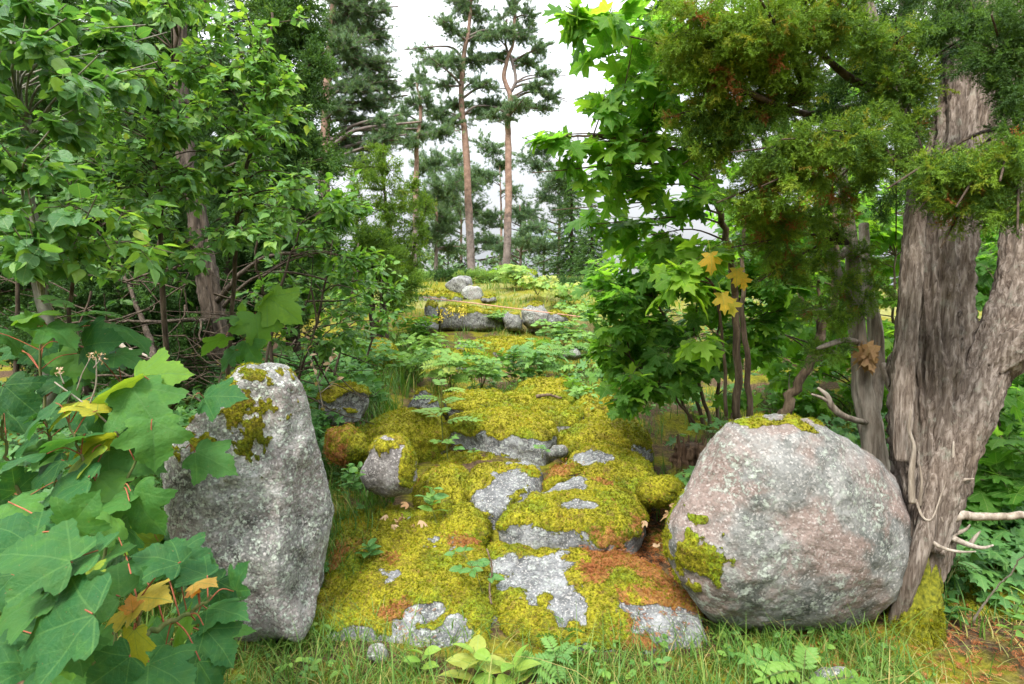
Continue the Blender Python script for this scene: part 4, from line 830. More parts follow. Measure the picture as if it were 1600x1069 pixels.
tree('maple_tree', 'maple shrub of many stems with dense leaves down to the mossy path', 'tree',
     [(px_path((1100, 665, 3.9), (1080, 600, 3.9), (1040, 500, 3.8), (1000, 420, 3.8)), .014, .006), (px_path((1110, 668, 3.9), (1085, 560, 3.9), (1090, 450, 3.9)), .014, .006), (px_path((1125, 668, 3.9), (1120, 560, 3.9), (1130, 440, 3.9)), .014, .006), (px_path((1090, 668, 3.8), (1045, 610, 3.7), (985, 560, 3.7)), .010, .005), (px_path((1140, 670, 4.0), (1150, 600, 4.0), (1170, 500, 4.0)), .012, .006), (px_path((1085, 668, 4.1), (1060, 610, 4.1), (1050, 560, 4.1)), .012, .006)],
     cl_fill(930, 390, 1060, 480, 3.9, 16, 40, 40) + cl_fill(950, 470, 1080, 600, 3.8, 20, 40, 40) + cl_fill(1060, 430, 1180, 560, 3.9, 12, 40, 34) + cl_fill(960, 560, 1060, 630, 3.6, 8, 34, 26) + cl_fill(1090, 540, 1200, 620, 3.8, 5, 34, 20) + cl_fill(1130, 330, 1260, 470, 3.8, 12, 44, 32) + cl_fill(1150, 470, 1260, 560, 4.1, 8, 40, 26),
     M_MBARK, M_MAPLE, T_MAPLE, .095, 'leaf', (.05, .8), 5, .5, MAP, limb_r=.007, wr=.002)
BOUGH = tree('maple_tree', 'maple bough with pale drooping leaves and some orange ones, in front of the dark trunks', 'tree',
     [(px_path((1135, 650, 3.1), (1128, 520, 3.0), (1110, 440, 2.9), (1060, 415, 2.8)), .010, .004)],
     [(1050, 420, 2.6, 40, 26, 18), (1095, 410, 2.6, 40, 22, 14), (1065, 450, 2.6, 40, 24, 14), (1130, 380, 2.7, 46, 28, 14), (1085, 530, 2.8, 40, 22, 14), (1110, 380, 2.7, 40, 22, 12)],
     M_MBARK, M_MAPLE, T_MAPLE, .115, 'leaf', (.45, .86), 5, .75, MAP, limb_r=.006, wr=.002)
gy = Geo(); yp = [P(1110, 396, 2.5), P(1152, 420, 2.55), P(1128, 458, 2.55), P(1140, 470, 2.6), P(1160, 432, 2.6)]
place(gy, T_MAPLE, yp, unit(A(0, 0, -1) + .3 * rng.normal(size=(5, 3))), -FW + .3 * rng.normal(size=(5, 3)), A(.10, .085, .10, .08, .07), A(1, .97, .97, .93, 1)); gy.obj('yellow_leaves', M_MAPLE, BOUGH)
tree('maple_tree', 'leaning grey maple stem rising behind the boulder', 'tree',
     [(px_path((1215, 660, 3.9), (1240, 610, 3.85), (1268, 560, 3.8), (1290, 500, 3.8), (1310, 400, 3.8), (1290, 280, 3.8)), .038, .012), (px_path((1255, 585, 3.85), (1275, 530, 3.9), (1282, 430, 4), (1275, 350, 4)), .018, .008)],
     cl_fill(1180, 380, 1330, 500, 4.0, 12, 44, 30) + cl_fill(1180, 500, 1300, 600, 4.4, 6, 40, 22) + cl_fill(1200, 250, 1330, 380, 4.2, 10, 46, 30), M_MBARK, M_MAPLE, T_MAPLE, .10, 'leaf', (.3, .8), 5, .5, MAP, limb_r=.008, wr=.002)
tree('maple_tree', 'bright maple undergrowth filling the space behind the forked juniper stem', 'tree',
     [(px_path((1330, 720, 5.0), (1345, 600, 5.0), (1360, 430, 5.0)), .02, .008), (px_path((1400, 720, 5.2), (1395, 560, 5.2), (1400, 400, 5.2)), .02, .008)],
     cl_fill(1200, 480, 1430, 670, 5.0, 32, 46, 40, .5) + cl_fill(1280, 300, 1440, 480, 5.2, 22, 46, 36, .5), M_MBARK, M_MAPLE, T_MAPLEL, .115, 'leaf', (.25, .78), 5, .5, MAP, limb_r=.008, wr=.002)
tree('maple_tree', 'maple undergrowth with broad leaves at the right edge behind the juniper', 'tree',
     [(px_path((1560, 930, 3.4), (1570, 800, 3.4), (1560, 640, 3.4)), .014, .005), (px_path((1640, 930, 3.5), (1630, 750, 3.5), (1640, 550, 3.5)), .014, .005)],
     cl_fill(1490, 560, 1640, 700, 3.6, 14, 46, 26) + cl_fill(1530, 330, 1640, 560, 4.2, 14, 46, 30) + cl_fill(1490, 700, 1640, 860, 3.2, 16, 48, 26) + cl_fill(1500, 840, 1640, 900, 3.1, 5, 40, 14), M_MBARK, M_MAPLE, T_MAPLE, .12, 'leaf', (.0, .6), 5, .5, MAP, limb_r=.006, wr=.002)
tree('maple_tree', 'maple far behind the hanging juniper boughs', 'tree', [(px_path((1260, 640, 7.0), (1250, 400, 7.0), (1260, 100, 7.0)), .05, .02)], cl_fill(1120, -20, 1420, 420, 7.0, 30, 55, 40, .6), M_MBARK, M_MAPLE, T_MAPLEL, .13, 'leaf', (.2, .7), 5, .5, MAP, limb_r=.012, wr=.003)
tree('maple_tree', 'maple growing far behind the juniper trunk at the right edge', 'tree',
     [(px_path((1500, 720, 6.0), (1510, 500, 6.0), (1500, 250, 6.0)), .03, .01)],
     cl_fill(1250, 100, 1480, 420, 6.0, 16, 60, 30, .6) + cl_fill(1480, 150, 1680, 620, 6.0, 22, 60, 34, .6), M_MBARK, M_MAPLE, T_MAPLEL, .12, 'leaf', (.1, .7), 5, .5, MAP, limb_r=.01, wr=.003)
for lab, x, y, d, w, h, n in [('pale leafy bush on the slope far behind the maple shrub', 1180, 500, 9.5, 170, 110, 34), ('leafy bush far behind the boulder, beyond the maple stems', 1330, 560, 8.0, 160, 100, 30), ('leafy bush at the far right beyond the juniper', 1560, 500, 8.5, 150, 220, 34)]:
    tree('hazel_bush', lab, 'shrub', [(px_path((x, y + 120, d), (x + 10, y, d), (x, y - h, d)), .025, .008)], cl_fill(x - w, y - h, x + w, y + h, d, n, 50, 60, .8), M_DBARK, M_BUSH, T_OVATE, .12, 'leaf', (.1, .8), 8, .4, group='bushes far right of the path', limb_r=.01, wr=.003)

# --- the great juniper at the right
def big_juniper():
    base = gz(1432, 1000, 2.5); root = empty('juniper_tree', base, 'old juniper with thick fissured trunk and mossy root, at the right edge', 'tree')
    def limb(name, pts, sides=20, bark=.16, mat=None, n=None):
        p = np.array([[*P(x, y, d), r / F * d] for x, y, d, r in pts]); n = n or 14 * len(pts); s = spline(p, n)
        g = Geo(); tube(g, s[:, :3], np.maximum(s[:, 3], .002), sides, bark, sum(map(ord, name)) + len(pts) + int(pts[0][0])); o_ = g.obj(name, mat or M_JBARK, root, None, True)
        if name == 'trunk': trunk_.append(o_)
        elif name in ('limb', 'dead_snag'): o_.parent = trunk_[0]
        return s
    trunk_ = []
    limb('trunk', [(1440, 900, 2.52, 26), (1447, 850, 2.52, 34), (1448, 800, 2.54, 34), (1446, 740, 2.58, 40), (1446, 680, 2.6, 44), (1450, 600, 2.62, 45), (1458, 500, 2.64, 44), (1466, 410, 2.66, 42), (1484, 310, 2.7, 38), (1500, 200, 2.75, 35), (1512, 100, 2.8, 32), (1532, 0, 2.85, 31), (1556, -130, 2.95, 26), (1590, -330, 3.05, 16), (1620, -520, 3.1, 5)], 110, .20, None, 170)
    limb('limb', [(1450, 860, 2.45, 20), (1462, 790, 2.47, 32), (1484, 720, 2.48, 30), (1512, 650, 2.5, 33), (1538, 580, 2.52, 33), (1566, 510, 2.55, 29), (1588, 430, 2.6, 26), (1602, 340, 2.65, 25), (1640, 200, 2.7, 20), (1690, 0, 2.75, 13), (1720, -200, 2.8, 4)], 70, .18, None, 120)
    limb('limb', [(1550, 575, 2.5, 26), (1590, 545, 2.45, 28), (1640, 500, 2.4, 23), (1700, 420, 2.4, 18), (1760, 250, 2.4, 10), (1800, 80, 2.4, 3)], 48, .18)
    limb('limb', [(1408, 720, 2.47, 9), (1410, 640, 2.48, 15), (1416, 540, 2.5, 15), (1424, 440, 2.52, 15), (1430, 350, 2.56, 14), (1440, 260, 2.62, 14)], 40, .2)
    limb('limb', [(1482, 400, 2.62, 8), (1530, 300, 2.7, 13), (1565, 200, 2.75, 15), (1580, 100, 2.75, 15), (1590, -30, 2.8, 14)], 44, .2)
    limb('limb', [(1448, 330, 2.6, 15), (1425, 245, 2.55, 12), (1409, 186, 2.5, 10), (1394, 135, 2.5, 10), (1377, 84, 2.5, 9), (1362, 34, 2.5, 9), (1348, -30, 2.5, 8)], 22, .14)
    limb('limb', [(1432, 270, 2.58, 13), (1412, 180, 2.6, 10), (1401, 91, 2.62, 9), (1411, 34, 2.65, 8), (1420, -30, 2.65, 8)], 20, .14)
    limb('limb', [(1450, 285, 2.55, 16), (1412, 256, 2.45, 14), (1380, 246, 2.4, 12), (1346, 238, 2.38, 10)], 22, .16, M_DBARK)
    limb('limb', [(1400, 150, 2.5, 8), (1340, 130, 2.4, 6), (1290, 90, 2.3, 5), (1250, 40, 2.3, 4)], 12, .16, M_DBARK)
    limb('limb', [(1410, 180, 2.5, 8), (1330, 170, 2.5, 6), (1260, 178, 2.4, 5), (1180, 150, 2.2, 5), (1110, 110, 2.2, 3)], 14, .16, M_DBARK)
    limb('root', [(1425, 1040, 2.44, 44), (1428, 1000, 2.45, 37), (1432, 950, 2.47, 30), (1438, 900, 2.5, 26), (1444, 850, 2.52, 26)], 60, .16, M_JROOT)
    limb('root', [(1396, 985, 2.5, 12), (1420, 910, 2.42, 13), (1440, 850, 2.40, 13), (1452, 790, 2.42, 12), (1458, 740, 2.44, 6)], 26, .16)
    gm = Geo(); K = 2600; s_ = spline(np.array([P(x, y, q) for x, y, q in [(1425, 1040, 2.44), (1428, 1000, 2.45), (1432, 950, 2.47), (1438, 905, 2.5)]]), 200); rr = np.linspace(44, 24, 200) / F * 2.47
    ii = rng.integers(0, 150, K); th = rng.random(K) * 6.283; nn = np.stack([np.cos(th), np.sin(th), 0 * th], 1); place(gm, T_MOSS, s_[ii] + nn * (rr[ii] * rng.uniform(.92, 1.1, K))[:, None], A(0, 0, 1), nn, .016 * rng.uniform(.6, 1.3, K), np.clip(rng.normal(.42, .2, K), 0, .9)); gmo = gm.obj('moss', M_MOSSFUZZ, root); gmo['kind'] = 'stuff'
    # dead snags at the foot of the trunk
    for lab, pts, r in [('', [(1425, 785, 2.3), (1424, 740, 2.28), (1428, 700, 2.27), (1420, 670, 2.27), (1424, 640, 2.26)], .016), ('', [(1436, 790, 2.3), (1440, 755, 2.28), (1437, 725, 2.28)], .010), ('', [(1480, 850, 2.32), (1485, 790, 2.3), (1494, 750, 2.3), (1490, 715, 2.3), (1490, 690, 2.3)], .014), ('', [(1490, 755, 2.3), (1505, 750, 2.28), (1522, 748, 2.27)], .014),
                        ('', [(1430, 780, 2.3), (1442, 808, 2.27), (1456, 810, 2.26), (1470, 775, 2.27), (1478, 752, 2.27)], .007), ('', [(1440, 835, 2.3), (1470, 855, 2.25), (1500, 862, 2.22), (1525, 862, 2.2)], .011), ('', [(1486, 840, 2.3), (1510, 850, 2.25), (1535, 856, 2.2), (1552, 852, 2.2)], .016), ('', [(1490, 835, 2.3), (1508, 828, 2.28), (1516, 820, 2.28)], .012), ('', [(1515, 852, 2.25), (1525, 838, 2.24), (1532, 830, 2.24)], .011)]:
        limb('dead_snag', [(x, y, d + .12, .55 * 1.5 * r * (1 - .75 * i / (len(pts) - 1)) / d * F) for i, (x, y, d) in enumerate(pts)], 12, .16, M_STICK)
    gl, gw, gd = Geo(), Geo(), Geo()
    def cl(px, py, d, rx, ry, n, tint, start, size=.092, geo=None):
        c = P(px, py, d); s = P(*start)
        lp = spline([s, (s + c) / 2 + A(0, 0, .05), c + (c - s) * .3], 8); tube(gw, lp, np.linspace(.010, .003, 8), 6, .1, 1)
        foliage(gl if geo is None else geo, gw, c, A(rx, .5 * (rx + ry), ry) / F * d, int(n * 1.45), T_JUN, size, lp[3], 'spray', tint, 8, .45, .0018)
    B, Mi, Dk = (.45, .97), (.25, 1.0), (.0, .6)  # B: sunlight on the boughs put into the needles as a yellower, brighter tint
    for a in [(1070, 30, 2.1, 55, 50, 150, B), (1130, 60, 2.1, 60, 50, 170, B), (1200, 30, 2.0, 65, 45, 170, B), (1110, 120, 2.2, 55, 45, 150, B), (1180, 110, 2.2, 60, 45, 150, B), (1240, 90, 2.2, 55, 45, 120, Mi), (1085, 180, 2.3, 45, 40, 110, Mi), (1150, 185, 2.3, 60, 40, 130, Mi), (1215, 170, 2.3, 50, 40, 100, Mi), (1110, 235, 2.35, 50, 36, 100, Mi), (1260, 20, 2.1, 55, 40, 120, Mi), (1320, 20, 2.1, 50, 36, 90, Mi), (1045, 80, 2.3, 30, 40, 70, B)]: cl(*a, (1260, 160, 2.3))
    for a in [(1200, 240, 2.2, 55, 34, 110, Mi), (1260, 225, 2.15, 50, 30, 100, B), (1320, 215, 2.1, 50, 34, 110, Mi), (1290, 180, 2.4, 50, 30, 70, Dk), (1235, 280, 2.2, 50, 32, 90, B), (1180, 300, 2.3, 50, 40, 100, Mi), (1300, 300, 2.5, 40, 30, 50, Mi), (1375, 200, 2.2, 40, 40, 80, Mi), (1390, 250, 2.2, 46, 30, 70, Mi)]: cl(*a, (1370, 246, 2.4))
    for a in [(1215, 340, 2.5, 50, 36, 90, Mi), (1190, 385, 2.6, 46, 36, 80, Mi), (1260, 345, 2.6, 46, 34, 60, Mi), (1220, 425, 2.7, 46, 30, 80, Mi), (1275, 400, 2.8, 34, 34, 50, Mi), (1170, 330, 2.5, 40, 40, 70, B)]: cl(*a, (1325, 380, 2.9))
    for a in [(1470, 300, 2.05, 55, 34, 110, Mi), (1440, 270, 2.0, 40, 22, 50, Mi), (1520, 290, 1.95, 50, 40, 110, Mi), (1570, 260, 1.9, 50, 44, 120, Mi), (1590, 320, 1.9, 40, 36, 80, Mi), (1500, 340, 2.1, 40, 18, 40, Mi), (1560, 70, 2.0, 50, 50, 100, Dk), (1600, 140, 2.0, 50, 50, 100, Dk), (1600, 20, 2.0, 50, 50, 90, Dk), (1520, 20, 2.2, 30, 40, 50, Dk), (1590, 220, 2.0, 30, 40, 50, Dk)]: cl(*a, (1590, 200, 2.3))
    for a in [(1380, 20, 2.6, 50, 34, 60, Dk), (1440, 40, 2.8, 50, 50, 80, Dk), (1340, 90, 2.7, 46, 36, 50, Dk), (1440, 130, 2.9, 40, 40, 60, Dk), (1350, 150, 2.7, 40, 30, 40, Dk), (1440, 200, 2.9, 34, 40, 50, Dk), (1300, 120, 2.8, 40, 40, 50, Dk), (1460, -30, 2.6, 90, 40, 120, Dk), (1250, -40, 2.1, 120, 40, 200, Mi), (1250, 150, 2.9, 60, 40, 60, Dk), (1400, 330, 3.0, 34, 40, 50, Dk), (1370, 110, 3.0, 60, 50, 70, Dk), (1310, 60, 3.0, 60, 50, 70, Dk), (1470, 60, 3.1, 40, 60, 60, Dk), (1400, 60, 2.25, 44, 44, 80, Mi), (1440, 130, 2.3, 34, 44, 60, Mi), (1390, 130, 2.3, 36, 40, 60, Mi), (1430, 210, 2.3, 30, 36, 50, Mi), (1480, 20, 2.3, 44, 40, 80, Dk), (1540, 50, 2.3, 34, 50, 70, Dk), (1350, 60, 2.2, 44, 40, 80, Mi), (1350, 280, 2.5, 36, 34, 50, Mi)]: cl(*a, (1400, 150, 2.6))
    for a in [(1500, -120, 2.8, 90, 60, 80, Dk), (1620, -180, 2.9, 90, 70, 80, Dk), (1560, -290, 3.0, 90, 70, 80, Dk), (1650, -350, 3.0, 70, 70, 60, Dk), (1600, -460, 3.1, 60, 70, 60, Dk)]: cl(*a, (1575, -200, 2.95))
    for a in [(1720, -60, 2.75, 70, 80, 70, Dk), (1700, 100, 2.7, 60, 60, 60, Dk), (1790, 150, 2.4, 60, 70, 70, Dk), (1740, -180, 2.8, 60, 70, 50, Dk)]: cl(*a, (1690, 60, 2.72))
    gw.obj('twigs', M_DBARK, root, None, True); gl.obj('crown', M_JUN, root, None)
big_juniper()
# forked grey juniper stem beside the boulder
root = empty('slim_juniper', gz(1366, 720, 2.95), 'slim grey forked juniper stem between the boulder and the thick juniper', 'tree')
def jl(name, pts, sides=24):
    p = np.array([[*P(x, y, d), r / F * d] for x, y, d, r in pts]); s = spline(p, 14 * len(pts)); g = Geo(); tube(g, s[:, :3], s[:, 3], sides, .13, int(pts[0][0])); g.obj(name, M_GBARK, root, None, True)
jl('trunk', [(1372, 760, 2.95, 20), (1366, 700, 2.95, 17), (1356, 650, 2.95, 17), (1346, 600, 2.95, 14), (1342, 540, 2.95, 12), (1336, 485, 2.95, 12), (1332, 430, 2.95, 11), (1330, 380, 2.95, 10), (1322, 320, 2.95, 9), (1310, 250, 2.95, 8)])
jl('limb', [(1358, 655, 2.95, 12), (1368, 610, 2.97, 11), (1370, 550, 3, 11), (1366, 500, 3, 10), (1352, 430, 3.05, 8), (1350, 350, 3.1, 7)])
jl('limb', [(1336, 485, 2.95, 8), (1318, 455, 2.9, 8), (1304, 420, 2.9, 9), (1298, 390, 2.9, 8)], 16)
jl('limb', [(1330, 385, 2.95, 7), (1312, 400, 2.9, 6), (1300, 392, 2.85, 6)], 12)
jl('limb', [(1340, 535, 2.93, 5), (1318, 532, 2.85, 5), (1290, 540, 2.8, 4), (1276, 545, 2.8, 2)], 10)
jl('dead_snag', [(1352, 660, 2.9, 5), (1335, 656, 2.8, 5), (1315, 648, 2.75, 5), (1300, 635, 2.72, 5), (1292, 618, 2.7, 4), (1278, 606, 2.7, 2)], 10)
jl('dead_snag', [(1300, 632, 2.72, 3), (1285, 622, 2.7, 2.5), (1268, 616, 2.68, 1.5)], 8)
jl('limb', [(1420, 640, 2.7, 6), (1396, 610, 2.8, 7), (1380, 570, 2.9, 6)], 12)
gl, gw = Geo(), Geo()
for a in [(1275, 480, 2.75, 34, 26, 60), (1300, 500, 2.8, 26, 26, 50), (1290, 545, 2.8, 34, 26, 70), (1310, 440, 2.8, 34, 30, 60), (1350, 470, 2.85, 30, 26, 50), (1340, 400, 2.9, 34, 30, 50), (1370, 445, 2.85, 26, 24, 36), (1300, 350, 2.8, 30, 30, 50)]:
    c = P(a[0], a[1], a[2]); foliage(gl, gw, c, A(a[3], .5 * (a[3] + a[4]), a[4]) / F * a[2], a[5], T_JUN, .085, P(1332, a[1] + 10, 2.93), 'spray', (.2, 1), 8, .2, .002)
gw.obj('twigs', M_GBARK, root, None, True); gl.obj('crown', M_JUN, root, None)
stick('long grey dead stick sticking out level behind the snags of the juniper', [(1470, 812, 2.42), (1520, 806, 2.4), (1600, 806, 2.35), (1680, 800, 2.3)], .020, .014)
stick('yellowish arched dry stalk in the grass right of the mossy root', [(1520, 975, 2.3), (1550, 925, 2.2), (1580, 895, 2.1), (1605, 860, 2.0)], .004, .002, name='dry_stalk')
# dry leaf bundle caught on the forked stem
root = empty('dead_leaf_bundle', P(1352, 545, 2.85), 'bundle of withered brown leaves hanging on the forked juniper stem', 'dead leaves'); g = Geo()
K = 16; pos = P(1352, 540, 2.84) + rng.normal(size=(K, 3)) * .018 + A(.01, 0, -.03); place(g, T_MAPLE, pos, unit(A(0, 0, -1) + .35 * rng.normal(size=(K, 3))), rng.normal(size=(K, 3)), .075 + .05 * rng.random(K), rng.random(K) * .5, .7); g.obj('leaves', M_DRYLEAF, root)
# ------------------------------------------------------------------ foreground maple saplings, every leaf placed
def sapling(label, base, stem_paths, leaves, k=.84, mat=None, extra=(), tpl=None, r0=.006, group='maple saplings'):
    root = empty('maple_sapling', base, label, 'sapling', group); gs, gst, gl = Geo(), Geo(), Geo(); nodes = []
    for pth in stem_paths:
        s = spline(px_path(*pth), 30, .01, len(leaves)); tube(gs, s, np.linspace(r0, r0 * .45, 30), 8, .05); nodes.append(s[8:])
    nodes = np.concatenate(nodes)
    pos, tip, nr, sz, tn = [], [], [], [], []
    for (px, py, d, size, ang, t) in leaves:
        a = math.radians(ang); S = size * k * rng.uniform(.85, 1.12) / F * d
        tp = unit(RT * math.cos(a) + UP * math.sin(a) - FW * rng.uniform(-.1, .45)); b = P(px, py, d) - tp * .42 * S
        pos.append(b); tip.append(tp); nr.append(UP * 1.0 - FW * .5 + .36 * rng.normal(size=3)); sz.append(S); tn.append(t)
        q = nodes[np.argmin(np.linalg.norm(nodes - b - A(0, 0, -.05), axis=1))]
        mid = (q + b) / 2 + A(0, 0, .02)
        tube(gst, spline([q, mid, b], 8), np.linspace(.0022, .0015, 8), 5, 0, 0, .5, False)
    place(gl, tpl or T_MAPLEH, pos, np.array(tip), np.array(nr), np.array(sz), np.array(tn))
    gs.obj('stem', M_STEM, root, None, True); gst.obj('leaf_stalks', M_REDSTEM, root, None, True); gl.obj('leaves', mat or M_SYCA, root, None, True)
    return root
T_MAPLEH = [veined(leaf_tpl(SYCA_H, .25, .05, .35, 6), .06, .03, 0), veined(leaf_tpl([(x * .93, y) for x, y in SYCA_H], .25, -.12, .25, 6), .06, .035, 2), veined(leaf_tpl([(x * 1.05, y * .96) for x, y in SYCA_H], .25, .12, .5, 6), .05, .04, 4)]
L1 = [(332, 720, 2.05, 88, -25, .5), (345, 620, 2.05, 95, 5, .35), (228, 640, 1.9, 120, -50, .55), (205, 712, 1.9, 110, -15, .5), (240, 690, 1.85, 100, -80, .6), (190, 612, 1.95, 110, 215, .78), (245, 585, 2.0, 90, 10, .72), (125, 722, 1.8, 105, 225, .80), (150, 690, 1.85, 80, 200, .85), (92, 652, 1.8, 70, 215, .84), (128, 632, 1.85, 80, 160, .90), (222, 800, 1.75, 105, -60, .5), (170, 790, 1.7, 90, 190, .55),
      (170, 760, 1.8, 90, -30, .62), (100, 690, 1.75, 95, 200, .4), (60, 650, 1.8, 110, 215, .3), (150, 645, 1.95, 90, -70, .35), (200, 850, 1.75, 100, -70, .3), (100, 760, 1.7, 110, 200, .35), (40, 715, 1.7, 110, 190, .25)]
sapling('maple sapling with red leaf stalks reaching over the standing stone', P(150, 960, 1.9), [((150, 960, 1.9), (165, 850, 1.85), (195, 760, 1.85), (230, 690, 1.85), (260, 640, 1.95)), ((195, 760, 1.85), (245, 715, 1.95), (290, 700, 2.05)), ((180, 800, 1.85), (130, 720, 1.8), (110, 660, 1.8)), ((230, 690, 1.85), (270, 632, 1.98), (310, 618, 2.02))], L1)
L2 = [(x + rng.uniform(-22, 22), y + rng.uniform(-22, 22), rng.uniform(1.3, 1.6), rng.uniform(110, 150), rng.uniform(120, 420), rng.uniform(.2, .66)) for x, y in [(30, 800), (120, 790), (60, 850), (180, 830), (240, 860), (120, 960), (10, 920), (250, 1000), (20, 1000), (90, 1040), (300, 1040), (200, 1060)]] + [(110, 880, 1.25, 210, 205, .38), (85, 980, 1.15, 240, 200, .32), (60, 870, 1.2, 200, 170, .42), (150, 920, 1.3, 150, 160, .5), (30, 950, 1.2, 180, 210, .5), (232, 935, 1.4, 135, 15, .93), (190, 960, 1.4, 110, 205, .92), (212, 1012, 1.35, 115, -80, .87), (205, 945, 1.38, 50, 100, 1), (318, 912, 1.5, 70, 10, .96), (300, 925, 1.5, 45, 200, 1), (75, 905, 1.4, 80, 70, .90), (140, 910, 1.35, 110, 20, .80), (350, 955, 1.55, 130, 5, .38), (370, 905, 1.6, 100, 70, .25), (300, 890, 1.6, 100, 160, .3), (340, 1005, 1.5, 110, -40, .3), (265, 1050, 1.35, 170, -20, .36), (170, 1050, 1.3, 150, 215, .3), (60, 1050, 1.15, 190, 215, .25), (265, 870, 1.55, 110, 60, .35), (20, 1030, 1.2, 160, 160, .35), (330, 1060, 1.45, 120, -60, .22), (120, 1020, 1.25, 120, -70, .45), (220, 890, 1.5, 100, 120, .4), (20, 830, 1.35, 150, 150, .35), (100, 820, 1.45, 130, 30, .4), (170, 870, 1.5, 110, 40, .5)]
sapling('large leaved maple sapling in the bottom corner, with yellow and reddish young leaves', P(150, 1180, 1.4), [((150, 1200, 1.4), (150, 1050, 1.38), (140, 930, 1.36), (110, 860, 1.34)), ((150, 1050, 1.38), (210, 990, 1.42), (215, 940, 1.42)), ((210, 1000, 1.42), (290, 960, 1.52), (330, 930, 1.55)), ((140, 1000, 1.36), (70, 950, 1.25), (50, 900, 1.25))], L2, .60, r0=.008)
L3 = [(440, 480, 3.0, 75, -35, .72), (403, 515, 2.95, 70, -80, .66), (335, 535, 2.9, 62, 210, .66), (365, 497, 2.95, 55, 180, .62), (390, 550, 2.95, 60, -60, .5), (415, 465, 3.0, 50, 60, .7), (380, 490, 3, 45, 100, .72), (355, 560, 2.95, 46, 230, .45)]
sapling('small bright maple sapling rising behind the top of the standing stone', P(405, 640, 3.0), [((405, 640, 3.0), (400, 570, 3.0), (400, 500, 3.0), (415, 470, 3.0)), ((400, 540, 3.0), (365, 520, 2.95))], L3, r0=.004)
L4 = [(x + rng.uniform(-14, 14), y + rng.uniform(-14, 14), rng.uniform(2.05, 2.5), rng.uniform(80, 125), rng.uniform(-90, 270), min(.95, rng.beta(2, 3))) for x in range(-20, 250, 46) for y in range(520, 860, 44) if rng.random() < .95]
L4 += [(60, 490, 2.1, 100, 20, .7), (95, 520, 2.1, 95, -30, .5), (150, 535, 2.2, 110, 10, .3), (40, 500, 2.1, 70, 150, .62)]
sapling('dense dark leaved maple sapling filling the left edge behind the other saplings', P(80, 950, 2.4), [((80, 950, 2.4), (90, 800, 2.35), (70, 650, 2.3), (60, 500, 2.25)), ((90, 800, 2.35), (160, 700, 2.3), (190, 600, 2.35)), ((85, 850, 2.35), (20, 750, 2.25), (0, 640, 2.2)), ((90, 780, 2.35), (200, 780, 2.3), (240, 740, 2.35))], L4, .62, r0=.009)
L5 = [(x + rng.uniform(-16, 16), y + rng.uniform(-14, 14), rng.uniform(1.6, 2.0), rng.uniform(70, 110), rng.uniform(-100, 280), min(.7, rng.beta(2, 4))) for x in range(-20, 400, 62) for y in range(880, 1080, 56) if (x < 330 or y > 900) and rng.random() < .7]
sapling('low maple seedlings with dark leaves under the large leaved sapling', P(180, 1150, 1.8), [((180, 1150, 1.8), (180, 1000, 1.8), (160, 900, 1.8)), ((180, 1060, 1.8), (300, 980, 1.8)), ((180, 1060, 1.8), (60, 980, 1.75))], L5, .8, r0=.006)

